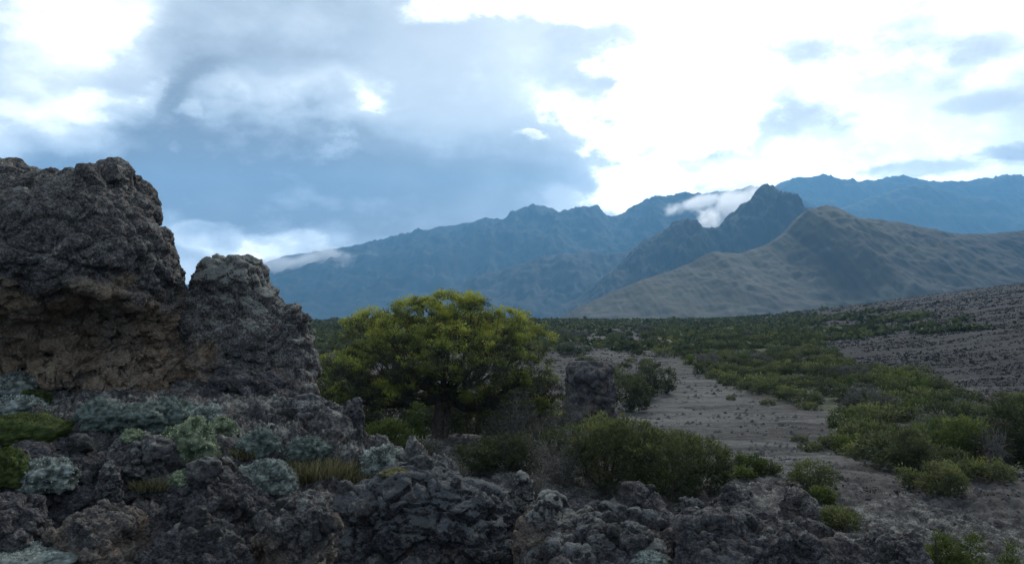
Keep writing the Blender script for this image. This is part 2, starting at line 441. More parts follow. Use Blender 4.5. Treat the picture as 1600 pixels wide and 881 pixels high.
ridge('far_mountain_range', [(1000,330),(1120,318),(1180,305),(1215,292),(1240,283),(1262,279),(1280,276),(1300,281),(1320,283),(1350,286),(1380,287),(1390,279),(1410,276),(1430,279),(1470,285),(1500,284),(1560,281),(1600,280),(1700,288),(1900,300)],
      7000, 2200, -250, M_far, 3.1, .12, rough=.016, ns=700)
ridge('mountain_spur', [(1130,400),(1220,352),(1300,332),(1370,305),(1400,296),(1440,289),(1480,298),(1540,312),(1600,325),(1700,335),(1850,350)], 6000, 1800, -250, M_far, 8.7, .08)
ridge('long_mountain_ridge', [(-100,520),(100,490),(200,470),(300,448),(400,419),(440,408),(480,400),(520,392),(560,385),(600,376),(640,371),(690,354),(740,348),(762,344),(790,345),(830,329),(850,328),(870,333),(905,327),(925,332),(945,339),(970,335),(985,325),(1040,314),(1100,306),(1135,301),(1180,300),(1230,312),(1330,350)],
      5500, 2300, -250, M_far, 1.3, .13, rough=.010, ns=900, nt_=170)
ridge('low_mountain_spur', [(560,520),(640,485),(700,457),(740,436),(800,415),(860,400),(920,393),(950,398),(1000,390),(1060,380),(1150,400),(1250,440)], 3500, 1000, -220, M_rock, 5.5, .17, ns=300)
ridge('rocky_peak', [(760,540),(850,499),(900,470),(960,420),(1010,385),(1045,365),(1066,349),(1076,345),(1086,349),(1103,364),(1115,362),(1150,341),(1172,322),(1180,314),(1184,300),(1188,293),(1198,290),(1209,289),(1213,296),(1221,299),(1230,309),(1250,325),(1262,331),(1300,352),(1400,410),(1500,460)],
      2600, 740, -190, M_rock, 2.2, .17, rough=.018, ns=520)
ridge('grassy_hill', [(780,530),(840,512),(880,495),(900,483),(960,455),(1000,440),(1060,420),(1105,397),(1120,393),(1160,396),(1200,382),(1228,366),(1240,350),(1258,331),(1290,320),(1310,325),(1340,340),(1400,347),(1450,358),(1500,367),(1545,366),(1600,360),(1700,350),(1850,340)],
      [(780,1250),(1200,1500),(1600,1500),(1850,1300)], 620, -140, M_hill, 4.9, .05, rough=.012, ns=620, nt_=160)

# ------------------------------------------------------------------ cloud shreds hanging on the ridges
def shred(label, px, py, Yd, rx, ry, rd, dens, seed, rot=0.):
    cm_ = bpy.data.materials.new('cloud_shred'); cm_.use_nodes = True; t = cm_.node_tree; t.nodes.clear()
    o_ = t.nodes.new('ShaderNodeOutputMaterial'); v = t.nodes.new('ShaderNodeVolumePrincipled'); v.inputs['Color'].default_value = (.97, .98, 1, 1)
    v.inputs['Anisotropy'].default_value = .72
    oc = objc(t); ln = t.nodes.new('ShaderNodeVectorMath'); ln.operation = 'LENGTH'; t.links.new(oc, ln.inputs[0])
    k = Yd / F; mp = t.nodes.new('ShaderNodeMapping'); mp.inputs['Scale'].default_value = (1, 1, ry / rx); mp.inputs['Location'].default_value = (seed, seed * 2, 0); t.links.new(oc, mp.inputs[0])
    n = noise(t, mp.outputs[0], 2.6, 7, .68)
    d = (n + E(t, ln.outputs['Value']) * -.40).sstep(.22, .50) * dens
    t.links.new(d.s, v.inputs['Density']); t.links.new(v.outputs[0], o_.inputs['Volume'])
    th = np.linspace(0, 2 * np.pi, 24, endpoint=False); ph = np.linspace(.05, np.pi - .05, 14); PH, TH = np.meshgrid(ph, th, indexing='ij')
    V = np.stack([np.sin(PH) * np.cos(TH), np.sin(PH) * np.sin(TH), np.cos(PH)], -1).reshape(-1, 3)
    Q = grid_faces(14, 24, True)[:, ::-1]; Q = np.concatenate([Q, [[0, 6, 12, 18]], [[13 * 24 + 18, 13 * 24 + 12, 13 * 24 + 6, 13 * 24]]])
    o = mesh_np('cloud_wisp', V, Q, cm_); o.location = tuple(P(px, py, Yd)); o.scale = (rx * k, rd, ry * k); o.rotation_euler = (0, rot, 0)
    return tag(o, label, 'cloud', kind='stuff')
shred('white cloud shred caught behind the rocky peak', 1150, 318, 3900, 78, 40, 320, .013, 1.0, -.35)
shred('thin veil of cloud drifting along the long ridge left of the rocky peak', 1090, 318, 4600, 70, 16, 260, .02, 5.1, -.2)
shred('small white cloud plume in the notch left of the rocky peak', 1108, 345, 3600, 26, 32, 180, .025, 2.3)
shred('low grey-white cloud lying along the left end of the long ridge', 480, 414, 4700, 150, 34, 320, .03, 3.7, -.1)

# ------------------------------------------------------------------ air
def box_mesh(name, lo, hi, mat):
    v = [(x, y, z) for x in (lo[0], hi[0]) for y in (lo[1], hi[1]) for z in (lo[2], hi[2])]
    f = [(0, 1, 3, 2), (4, 6, 7, 5), (0, 4, 5, 1), (2, 3, 7, 6), (0, 2, 6, 4), (1, 5, 7, 3)]
    return mesh_np(name, v, f, mat, False)
hm = bpy.data.materials.new('haze'); hm.use_nodes = True; ht = hm.node_tree; ht.nodes.clear()
ho = ht.nodes.new('ShaderNodeOutputMaterial'); hv = ht.nodes.new('ShaderNodeVolumePrincipled')
hv.inputs['Color'].default_value = (.21, .50, .82, 1); hv.inputs['Density'].default_value = HAZE_DENSITY
hv.inputs['Anisotropy'].default_value = .25
ht.links.new(hv.outputs[0], ho.inputs['Volume'])
hz = box_mesh('haze', (-8100, -8000, -305), (8100, 8400, 1100), hm); tag(hz, kind='stuff')
# ------------------------------------------------------------------ rocks
def surface_nets(Fv, o, h):
    """Fv (nx,ny,nz) field, negative inside -> verts, quads"""
    s = Fv < 0
    cells = np.zeros(tuple(n - 1 for n in Fv.shape), np.int8)
    for i in (0, 1):
        for j in (0, 1):
            for k in (0, 1):
                cells += s[i:s.shape[0] - 1 + i, j:s.shape[1] - 1 + j, k:s.shape[2] - 1 + k]
    act = (cells > 0) & (cells < 8)
    idx = np.full(act.shape, -1, np.int32); I = np.argwhere(act); idx[act] = np.arange(len(I))
    c = [[[Fv[I[:, 0] + i, I[:, 1] + j, I[:, 2] + k] for k in (0, 1)] for j in (0, 1)] for i in (0, 1)]
    c = np.array(c)
    m = c.mean((0, 1, 2)); g = np.stack([c[1].mean((0, 1)) - c[0].mean((0, 1)), c[:, 1].mean((0, 1)) - c[:, 0].mean((0, 1)), c[:, :, 1].mean((0, 1)) - c[:, :, 0].mean((0, 1))], -1)
    off = -m[:, None] * g / (np.sum(g * g, 1)[:, None] + 1e-9)
    V = np.array(o) + h * (I + .5 + np.clip(off, -.5, .5))
    quads = []
    for ax in range(3):
        a = [slice(None)] * 3; b = [slice(None)] * 3; a[ax] = slice(0, -1); b[ax] = slice(1, None)
        e = s[tuple(a)] != s[tuple(b)]
        E_ = np.argwhere(e); o1, o2 = (ax + 1) % 3, (ax + 2) % 3
        ok = (E_[:, o1] > 0) & (E_[:, o2] > 0) & (E_[:, o1] < s.shape[o1] - 1) & (E_[:, o2] < s.shape[o2] - 1)
        E_ = E_[ok]; ins = s[E_[:, 0], E_[:, 1], E_[:, 2]]
        def cell(d1, d2):
            q = E_.copy(); q[:, o1] -= d1; q[:, o2] -= d2; return idx[q[:, 0], q[:, 1], q[:, 2]]
        q = np.stack([cell(1, 1), cell(0, 1), cell(0, 0), cell(1, 0)], -1)
        q[~ins] = q[~ins][:, ::-1]
        quads.append(q)
    Q = np.concatenate(quads)
    return V.astype(np.float32), Q[(Q >= 0).all(1)]

def vnormals(V, Q):
    n = np.cross(V[Q[:, 2]] - V[Q[:, 0]], V[Q[:, 3]] - V[Q[:, 1]])
    N = np.zeros_like(V)
    for k in range(4):
        for a in range(3): N[:, a] += np.bincount(Q[:, k], n[:, a], len(V))
    return N / (np.linalg.norm(N, axis=1)[:, None] + 1e-9)

def crag(V, N, seed, amp, L, ds=.06):
    """weathered lava: blocks parted by cracks, ledges, and a knobby crust, pushed along the surface normal"""
    p = V + seed * 13.7
    w1 = p + .22 * L * np.stack([pnoise(p / L * 1.3), pnoise(p / L * 1.3 + 31), pnoise(p / L * 1.3 + 67)], -1)
    f1, f2, i1 = worley(w1 * np.array([1, 1, 1.45]) / L)
    crack = np.exp(-(f2 - f1) / .07)
    f3, f4, i2 = worley(w1 * np.array([1, 1, 1.3]) / (L * .40) + 5)
    crack2 = np.exp(-(f4 - f3) / .10)
    mask = ss(-.25, .25, pnoise(p / (L * 2.2) + 3))
    d = amp * (1.25 * (i1 - .5) - .42 * crack) + amp * .55 * (1.1 * (i2 - .5) - .40 * crack2) * (.25 + mask)
    d += amp * .75 * fbm(p / (L * .55), 5, .62, True)
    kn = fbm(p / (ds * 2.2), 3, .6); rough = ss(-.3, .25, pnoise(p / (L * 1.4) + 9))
    f5, f6, _ = worley(p / (ds * 1.7))
    d += ds * (.55 * kn * (.5 + rough) + .30 * (.5 - f5) * (.4 + rough))
    return d, i1, np.clip(crack + .5 * crack2, 0, 1), kn

def rock_field(poly, thick, cell, seed, lump, lean=None, R=None):
    poly = np.array(poly, float)
    pad = .22 * thick + .12
    lo = np.array([poly[:, 0].min() - pad, -thick - pad - .5 * lump, poly[:, 1].min() - pad * .3])
    hi = np.array([poly[:, 0].max() + pad, thick + pad + .5 * lump, poly[:, 1].max() + pad])
    if lean: lo[1] -= 1.2; hi[1] += .3
    xs, ys, zs = (np.arange(lo[i], hi[i], cell) for i in range(3))
    XX, ZZ = np.meshgrid(xs, zs, indexing='ij')
    q = -sdpoly(poly, XX, ZZ)
    R = R or thick * .5
    a = np.clip(R - q, 0, None)
    yc = np.zeros_like(XX); T = np.full_like(XX, thick)
    if lean: yc, T = lean(XX, ZZ)
    Yg = ys[None, :, None]
    k = (R / T)[:, None, :]
    d = np.sqrt(a[:, None, :] ** 2 + ((Yg - yc[:, None, :]) * k) ** 2) - R
    Fv = d.astype(np.float32)
    near = np.abs(Fv) < lump * 1.6 + cell * 2
    J = np.argwhere(near)
    pts = lo + J * cell
    Fv[near] -= (lump * fbm(pts / (thick * .9) + seed * 7.1, 3, .55) * 1.5).astype(np.float32)
    return Fv, lo

def rock_material():
    m, t, b = new_mat('lava_rock'); o = objc(t)
    n1 = noise(t, o, 3, 8, .65); n2 = noise(t, o, 26, 6, .72); n3 = noise(t, o, 90, 4, .7); v = voro(t, o, 60)
    mm = noise(t, o, 55, 5, .75)
    base = ramp(t, n1 * .30 + n2 * .40 + mm * .30, [(.39, (.020, .020, .023)), (.455, (.10, .097, .102)), (.52, (.22, .213, .208)), (.60, (.48, .465, .44))])
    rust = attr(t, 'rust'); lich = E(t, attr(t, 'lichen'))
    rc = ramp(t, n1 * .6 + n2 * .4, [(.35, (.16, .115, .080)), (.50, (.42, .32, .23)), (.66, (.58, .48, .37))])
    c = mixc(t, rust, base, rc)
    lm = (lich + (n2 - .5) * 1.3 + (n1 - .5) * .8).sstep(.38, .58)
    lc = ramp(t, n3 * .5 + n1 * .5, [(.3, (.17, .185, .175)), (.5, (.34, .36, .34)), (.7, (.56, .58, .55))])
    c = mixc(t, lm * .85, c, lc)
    sp = voro(t, o, 38).rstep(.10, .17) * noise(t, o, 5, 4).sstep(.48, .62)
    c = mixc(t, sp * .7, c, (.46, .46, .44))
    og = noise(t, o, 6.5, 3, .5).sstep(.705, .73)
    c = mixc(t, og * .7, c, (.30, .13, .035))
    oi = t.nodes.new('ShaderNodeObjectInfo')           # each rock has its own tone
    c = mixc(t, 1.0, c, oi.outputs['Color'], 'MULTIPLY')
    t.links.new(c, b.inputs['Base Color'])
    pit = voro(t, o, 24)
    bump(t, b, n2 * 1.1 + n3 * .5 + mm * 1.2 + v * .5 + pit * 1.0 + lm * .2, 1.0, .075)
    return m
M_rockmat = rock_material()

def finish_rock(V, Q, seed, amp, L, lichen, rustf, zmin, zmax, ds=.06):
    N = vnormals(V, Q)
    d, i1, crack, kn = crag(V, N, seed, amp, L, ds)
    V2 = V + N * d[:, None]
    N2 = vnormals(V2, Q)
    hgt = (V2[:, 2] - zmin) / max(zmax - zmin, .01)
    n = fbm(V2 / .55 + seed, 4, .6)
    li = lichen * (.15 + .55 * np.clip(N2[:, 2], 0, 1) + .45 * ss(.6, 1, hgt)) + n * .55 - .10 - .35 * crack + kn * .45  # lichen; extra on the knobs paints light-and-dark relief into the colour
    ru = np.zeros(len(V2), np.float32)
    if rustf is not None: ru = np.clip(rustf(V2[:, 0], V2[:, 2], n), 0, 1)
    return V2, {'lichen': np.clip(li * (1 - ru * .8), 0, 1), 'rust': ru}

def rock(name, label, cat, poly_px, Yd, thick, cell=None, seed=1., lump=None, amp=None, L=None, lichen=.5, rust=None, lean=None, R=None, sink=.25, group=None):
    """poly_px: outline in photo pixels, placed at its own distance and given full thickness"""
    pp = np.array(poly_px, float)
    k = Yd / F
    cxp = (pp[:, 0].min() + pp[:, 0].max()) / 2; byp = pp[:, 1].max()
    org = P(cxp, byp, Yd)
    pl = np.stack([(pp[:, 0] - cxp) * k, (byp - pp[:, 1]) * k], -1)
    if pp[:, 1].min() > 440:                 # seen from above: the rear edge makes the skyline of the stone
        pl[:, 1] = np.where(pl[:, 1] < .12 * pl[:, 1].max(), pl[:, 1], (440.5 - pp[:, 1]) / F * (Yd + .6 * thick) - org[2] - .015 - .12 * thick)
    pl[pl[:, 1] < .12 * pl[:, 1].max(), 1] -= sink
    cell = cell or max(Yd * .0016, .007)
    lump = lump if lump is not None else thick * .16
    amp = amp if amp is not None else .11 * thick
    L = L or thick * .7
    Fv, lo = rock_field(pl, thick, cell, seed, lump, lean, R)
    V, Q = surface_nets(Fv, lo, cell)
    V, at = finish_rock(V, Q, seed, amp, L, lichen, rust, 0, pl[:, 1].max(), max(cell * 5, .042))
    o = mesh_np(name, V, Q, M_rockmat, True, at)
    o.location = org
    o.color = (1.0, .98, .96, 1) if 'massive' in label or 'pinnacle with' in label else (.50, .51, .56, 1) if 'black' in label else (.68, .68, .71, 1) if 'dark' in label or 'slab' in label else (.92, .91, .90, 1)
    return tag(o, label, cat, group)

# ---- the big overhanging crag on the left
AY = 12.5; kA = AY / F
A_poly = [(-330,640),(-330,300),(-200,250),(-60,258),(0,263),(18,261),(30,270),(48,281),(62,284),(84,284),(100,273),(120,282),(134,282),(150,275),(168,278),(180,264),(193,263),(206,274),(213,300),(222,312),(238,328),(246,350),(262,362),(268,382),(278,392),(280,415),(284,440),(288,462),(292,500),(292,560),(300,640)]
acx = (-330 + 300) / 2
def lean_A(X_, Z_):
    px = X_ / kA + acx; py = 640 - Z_ / kA
    n = pnoise(np.stack([X_.ravel() / .9, Z_.ravel() / .9, 0 * X_.ravel()], -1)).reshape(X_.shape)
    lip = np.interp(px, [-330, 0, 60, 150, 230, 300], [470, 452, 470, 455, 440, 470]) + n * 14
    under = ss(-5, 42, py - lip)                      # below the lip the face steps back
    cave = np.exp(-(((px - 215) / 75) ** 2 + ((py - 515) / 62) ** 2) * .8) + .7 * np.exp(-(((px - 60) / 90) ** 2 + ((py - 600) / 30) ** 2))
    T = 1.45 - .12 * under - .42 * np.clip(cave, 0, 1) * under + .15 * n
    nb = fbm(np.stack([X_.ravel() / .5, Z_.ravel() / .38, 0 * X_.ravel() + 2], -1), 4, .6, True).reshape(X_.shape)
    T = T + .30 * (nb - .2) * under
    yc = -.45 + .30 * under + .46 * np.clip(cave, 0, 1) * under + .25 * ss(380, 262, py)
    return yc, T
def rust_A(x, z, n):
    py = 640 - z / kA; px = x / kA + acx
    lip = np.interp(px, [-330, 0, 60, 150, 230, 300], [462, 450, 468, 455, 442, 470])
    return ss(-18, 18, py - lip + n * 60) * (.55 + .9 * n + .25)
rock('rock_outcrop', 'massive dark overhanging lava crag with brown hollowed underside at left', 'rock outcrop', A_poly, AY, 1.5, .019, 1.3, .20, .125, .62, .55, rust_A, lean_A, R=.85)
B_poly = [(268,640),(276,560),(288,505),(300,472),(313,456),(323,434),(336,418),(350,412),(362,408),(378,403),(394,408),(405,418),(410,434),(410,450),(424,462),(430,478),(442,484),(450,482),(466,486),(472,500),(474,525),(482,548),(492,580),(498,640)]
def rust_B(x, z, n):
    return ss(.75, .25, z + n * .6) * .6 + ss(.28, .36, n) * .35 + ss(1.3, .7, z + n * .7) * ss(.2, -.5, x + n * .5)
rock('rock_pinnacle', 'rounded grey rock pinnacle with pale lichen cap right of the crag', 'rock', B_poly, 12.9, .85, .018, 4.2, .14, .09, .48, 1.25, rust_B, R=.6)

ROCKS = [
 # label, outline, distance, half thickness, lichen, seed
 ('blue-black boulder tucked in the shade under the rock pinnacle', [(318,660),(316,610),(330,588),(352,570),(385,566),(412,570),(430,588),(455,600),(470,625),(478,660)], 11.4, .55, .05, 2.1),
 ('flat-topped blocky rock slab in front of the rock pinnacle', [(352,725),(360,665),(385,640),(400,628),(430,618),(470,614),(505,617),(535,622),(540,640),(543,680),(541,725)], 9.9, .42, .45, 3.3),
 ('narrow upright rock pillar at the right end of the blocky slab', [(534,725),(537,640),(543,622),(556,620),(563,628),(565,660),(562,725)], 9.7, .20, .2, 5.7),
 ('rounded grey boulder at the foot of the narrow rock pillar', [(556,730),(560,690),(578,676),(600,674),(622,690),(634,730)], 9.3, .28, .25, 6.4),
 ('dark pyramid-shaped rock with a sharp peak in the foreground', [(190,905),(215,830),(255,775),(290,730),(318,708),(336,696),(352,706),(382,728),(420,745),(470,775),(520,810),(540,905)], 6.1, .50, .12, 7.9),
 ('square grey foreground block left of the wide craggy rock', [(398,905),(405,830),(428,792),(446,762),(480,752),(506,760),(515,800),(518,905)], 5.5, .30, .25, 8.8),
 ('wide craggy black rock mass with a pale lichen crest in the foreground', [(505,925),(512,800),(530,752),(560,735),(600,712),(640,700),(690,698),(730,722),(760,742),(795,770),(815,800),(828,850),(832,925)], 6.6, .62, 1.1, 9.6),
 ('pale grey upright lichen-coated rock right of the wide craggy rock', [(808,880),(812,800),(832,770),(846,752),(868,750),(882,772),(900,782),(925,776),(950,800),(960,880)], 6.0, .34, .8, 10.4),
 ('brown and grey rock ledge between two dark foreground masses', [(820,935),(825,850),(860,800),(900,792),(940,782),(985,778),(1030,785),(1052,800),(1056,850),(1056,935)], 5.6, .50, .45, 11.2),
 ('broad dark grey rock mass with level top at bottom right', [(1040,945),(1046,800),(1070,778),(1120,772),(1165,768),(1210,785),(1255,783),(1300,800),(1345,830),(1372,868),(1385,945)], 5.3, .60, .2, 12.7),
 ('pointed dark rock standing behind the ledge before the olive bush', [(955,815),(964,765),(976,745),(990,740),(1008,748),(1024,768),(1048,782),(1060,815)], 7.4, .30, .1, 13.9),
 ('dark rounded rock above the broad rock mass at bottom right', [(1095,810),(1105,785),(1130,765),(1150,757),(1172,768),(1185,790),(1190,810)], 7.2, .26, .1, 14.3),
 ('grey boulder beside the small bright green bush on the slope', [(1222,790),(1228,765),(1240,755),(1258,757),(1268,775),(1272,790)], 13.5, .30, .15, 15.5),
 ('low blue-grey rock at the right end of the foreground', [(1345,905),(1355,850),(1380,820),(1410,812),(1432,835),(1445,870),(1450,905)], 6.6, .34, .3, 16.2),
 ('black smooth-sided rock at left below the green cushion moss', [(-60,800),(-60,700),(0,690),(60,680),(120,688),(170,700),(205,722),(215,800)], 7.4, .55, .05, 17.7),
 ('flat-topped dark slab at the left edge of the foreground', [(-80,880),(-80,778),(0,764),(38,765),(50,790),(70,830),(75,880)], 5.6, .35, .15, 18.1),
 ('moss-rimmed tilted rock beside the bright cushion plant', [(172,765),(176,700),(190,676),(225,668),(262,676),(285,700),(290,740),(282,765)], 7.6, .32, .55, 19.4),
 ('rugged grey-brown rock behind the lichen patch at bottom left', [(70,905),(78,815),(120,780),(160,770),(200,790),(222,840),(228,905)], 5.6, .32, .3, 20.6),
 ('small pale-topped stone on the dark rocks at left', [(158,742),(160,726),(168,716),(176,717),(186,730),(188,742)], 6.9, .08, .9, 21.8),
 ('dark low rock beneath the teal cushion plants', [(95,690),(110,650),(150,636),(200,640),(245,655),(268,690)], 8.8, .40, .2, 22.5),
 ('knobby dark rock in the bottom foreground centre', [(225,915),(232,850),(260,815),(300,800),(345,812),(380,840),(400,915)], 5.0, .32, .25, 23.6),
 ('pale lichened lump poking above the craggy rock crest', [(800,770),(803,742),(812,731),(824,734),(832,750),(834,770)], 6.8, .09, .9, 24.1),
 ('small knobby rock on the ridge under the dark valley bushes', [(1058,800),(1062,780),(1075,770),(1090,775),(1096,800)], 6.5, .12, .5, 25.9),
]
for lab, poly, Yd, th, li, sd in ROCKS:
    h = (max(p[1] for p in poly) - min(p[1] for p in poly)) * Yd / F
    rock('boulder', lab, 'boulder', poly, Yd, th, None, sd, th * .20, min(.13 * th + .012, .075), min(.75 * th, .34), li + .25,
         (lambda x, z, n: ss(.15, .4, n) * .22) if 'brown' not in lab and 'wide' not in lab else (lambda x, z, n: ss(.25, .0, z - .25 + n * .4) * .42), sink=.3)
# eroded rock pillar out in the valley behind the tree
rock('rock_stack', 'square dark eroded rock stack standing right of the tree heath', 'rock', [(878,675),(884,620),(888,575),(892,562),(912,558),(935,560),(952,564),(957,590),(957,640),(962,675)], 36, 1.15, .06, 31., .10, .17, .8, .25, lambda x, z, n: ss(.0, .4, n) * .6 + ss(1.0, .3, z) * .6)

# ---- loose stones: eight shapes, many places
rng = np.random.RandomState(5)
def ball_rock(seed, res=.07, sc=(1, .85, .62)):
    g = np.arange(-1.35, 1.36, res); X_, Y_, Z_ = np.meshgrid(g, g, g, indexing='ij')
    d = np.sqrt((X_ / sc[0]) ** 2 + (Y_ / sc[1]) ** 2 + (Z_ / sc[2]) ** 2) - 1
    p = np.stack([X_, Y_, Z_], -1).reshape(-1, 3)
    Fv = (d - .32 * fbm(p / 1.1 + seed * 5, 3).reshape(d.shape)).astype(np.float32)
    rr_ = np.random.RandomState(int(seed))
    for _ in range(11):                                  # broken flat faces
        nn = rr_.normal(size=3); nn /= np.linalg.norm(nn)
        Fv = np.maximum(Fv, (X_ * nn[0] + Y_ * nn[1] + Z_ * nn[2] - rr_.uniform(.42, .7)).astype(np.float32))
    V, Q = surface_nets(Fv, (-1.35,) * 3, res)
    V, at = finish_rock(V, Q, seed, .12, .6, .5, None, -.6, .6, .16)
    at['lichen'] = np.clip(at['lichen'] + .12, 0, 1)
    return mesh_np('loose_rock', V, Q, M_rockmat, True, at, mesh_only=True)
STONES = [ball_rock(50 + i, .045, (1, rng.uniform(.6, 1), rng.uniform(.45, .8))) for i in range(7)]
bpy.context.view_layer.update()
DG = bpy.context.evaluated_depsgraph_get()
def surf(px, py):
    """first solid surface (ledge or rock) in the direction of a photo pixel"""
    d = np.array([(px - 800) / F, 1, (440.5 - py) / F]); d /= np.linalg.norm(d)
    ok, co, no, _i, ob, _m = scene.ray_cast(DG, (0, 0, 0), d)
    return (np.array(co), no, ob) if ok and ob.name != 'haze' else (None, None, None)
nst = 0
zones = [('rough grey loose rock lying on the foreground ledge among lichens', 'loose rocks on the foreground ledge', 0, -60, 600, 640, 890, .05, .24, 120),
         ('rough grey loose rock along the broken crest of the foreground', 'loose rocks along the foreground crest', 1, 560, 1420, 700, 885, .04, .17, 80),
         ('grey rock on the slope between foreground and right-hand bushes', 'rocks on the slope at right', 2, 1130, 1620, 745, 885, .08, .30, 95)]
for lab, grp, kind, xa, xb, ya, yb, s0, s1, n in zones:
    for i in range(n):
        px, py = rng.uniform(xa, xb), rng.uniform(ya, yb)
        h, no, ob = surf(px, py)
        if h is None or no[2] < .35 or h[1] < 4.9 or h[1] > (32 if kind == 2 else 13): continue
        if kind == 2 and h[1] < 8.5: continue
        s = s0 + (s1 - s0) * rng.random_sample() ** 2.4
        if kind == 2: s *= max(1, h[1] / 14) * .8
        if h[1] < 7: s *= .7
        o = bpy.data.objects.new('loose_rock', STONES[nst % 7]); C.objects.link(o); nst += 1
        o.location = (h[0], h[1], h[2] + s * .08); o.scale = (s,) * 3
        k = rng.uniform(.55, 1.15); o.color = (k, k, k * 1.01, 1)
        o.rotation_euler = (rng.uniform(-.4, .4), rng.uniform(-.4, .4), rng.uniform(0, 6.28))
        tag(o, lab, 'rock', grp)
# ------------------------------------------------------------------ foliage
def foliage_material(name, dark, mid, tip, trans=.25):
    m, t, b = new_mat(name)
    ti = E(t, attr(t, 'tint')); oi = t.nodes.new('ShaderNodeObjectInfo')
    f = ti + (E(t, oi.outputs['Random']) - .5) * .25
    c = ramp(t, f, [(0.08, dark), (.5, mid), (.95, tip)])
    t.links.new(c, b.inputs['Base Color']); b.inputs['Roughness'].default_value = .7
    tr = t.nodes.new('ShaderNodeBsdfTranslucent'); t.links.new(c, tr.inputs['Color'])
    mx = t.nodes.new('ShaderNodeMixShader'); mx.inputs[0].default_value = trans
    o = [n for n in t.nodes if n.type == 'OUTPUT_MATERIAL'][0]
    t.links.new(b.outputs[0], mx.inputs[1]); t.links.new(tr.outputs[0], mx.inputs[2]); t.links.new(mx.outputs[0], o.inputs['Surface'])
    return m
def bark_material(name, c1, c2):
    m, t, b = new_mat(name); o = objc(t); n = noise(t, o, 9, 6, .7)
    t.links.new(ramp(t, n, [(.35, c1), (.65, c2)]), b.inputs['Base Color']); bump(t, b, n, .8, .03); return m
FM = {
 'tree':  foliage_material('heath_foliage', (.052, .055, .046), (.145, .172, .052), (.34, .36, .075), .38),
 'olive': foliage_material('olive_foliage', (.042, .050, .028), (.11, .122, .048), (.24, .25, .070)),
 'green': foliage_material('bright_foliage', (.030, .044, .016), (.074, .098, .028), (.17, .185, .050), .3),
 'dark':  foliage_material('dark_foliage', (.030, .037, .020), (.070, .082, .038), (.155, .162, .062)),
 'grey':  foliage_material('grey_foliage', (.045, .045, .038), (.10, .10, .085), (.20, .20, .17)),
 'silver': foliage_material('silvery_foliage', (.06, .07, .065), (.20, .23, .21), (.48, .52, .49)),
 'sage':  foliage_material('sage_foliage', (.06, .08, .05), (.19, .225, .145), (.40, .45, .30)),
 'teal':  foliage_material('teal_foliage', (.05, .062, .055), (.125, .155, .138), (.27, .31, .28)),
 'moss': foliage_material('moss_foliage', (.022, .030, .012), (.055, .075, .022), (.12, .145, .045)),
 'straw': foliage_material('straw_foliage', (.06, .055, .03), (.14, .135, .07), (.26, .24, .13)),
 'heath': foliage_material('heather_foliage', (.010, .010, .012), (.030, .030, .033), (.070, .070, .074)),
 'brown': foliage_material('dry_foliage', (.03, .024, .022), (.065, .052, .046), (.11, .09, .08)),
}
M_bark = bark_material('bark', (.03, .024, .02), (.10, .085, .07))
M_greybark = bark_material('pale_bark', (.08, .078, .072), (.22, .21, .19))

def leaves(rs, lobes, ntuft, nleaf, rt, size, asp=.42, fill=.25, up=.35, tipw=.5, bottom=-.6):
    """foliage volume: tufts over overlapping lobes, each tuft many small leaf faces -> verts, quads, tint"""
    lobes = np.array(lobes, float); vol = (lobes[:, 3] * lobes[:, 4] + lobes[:, 3] * lobes[:, 5]) ; pr = vol / vol.sum()
    c = []; dr = []; bias = []
    while len(c) < ntuft:
        k = rs.choice(len(lobes), p=pr); L_ = lobes[k]
        d = rs.normal(size=3); d /= np.linalg.norm(d)
        if d[2] < bottom and rs.rand() < .8: continue
        rad = rs.uniform(.80, 1.0) if rs.rand() > fill else rs.uniform(.35, .8)
        q = L_[:3] + d * L_[3:6] * rad
        if rad > .8:
            e = np.sqrt((((q - lobes[:, :3]) / lobes[:, 3:6]) ** 2).sum(1)); e[k] = 9
            if e.min() < .72: continue
        c.append(q); dr.append(d); bias.append((rad - .35) / .65)
    c = np.array(c); dr = np.array(dr); bias = np.array(bias)
    tr = rt * rs.uniform(.6, 1.35, ntuft)
    n = ntuft * nleaf
    ci = np.repeat(np.arange(ntuft), nleaf)
    g = rs.normal(size=(n, 3)); g /= np.linalg.norm(g, axis=1)[:, None]; g *= rs.uniform(.1, 1, (n, 1)) ** .45
    g += dr[ci] * .25; g[:, 2] *= .72
    q = c[ci] + g * tr[ci][:, None]
    # twigs point outward and up; leaves stand around them
    ax = dr[ci] * .6 + g * .8 + rs.normal(size=(n, 3)) * .45 + np.array([0, 0, up]); ax /= np.linalg.norm(ax, axis=1)[:, None]
    sd = np.cross(ax, rs.normal(size=(n, 3))); sd /= np.linalg.norm(sd, axis=1)[:, None] + 1e-9
    s = size * rs.uniform(.6, 1.3, (n, 1))
    a = ax * s; b = sd * s * asp
    V = np.stack([q - a * .5, q + b * .5, q + a * .5, q - b * .5], 1).reshape(-1, 3)
    zt = g[:, 2] / .72
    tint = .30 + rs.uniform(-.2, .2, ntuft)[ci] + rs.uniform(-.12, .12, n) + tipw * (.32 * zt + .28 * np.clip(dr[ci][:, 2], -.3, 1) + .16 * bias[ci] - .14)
    return V, np.arange(n * 4).reshape(-1, 4), np.repeat(np.clip(tint, 0, 1), 4)
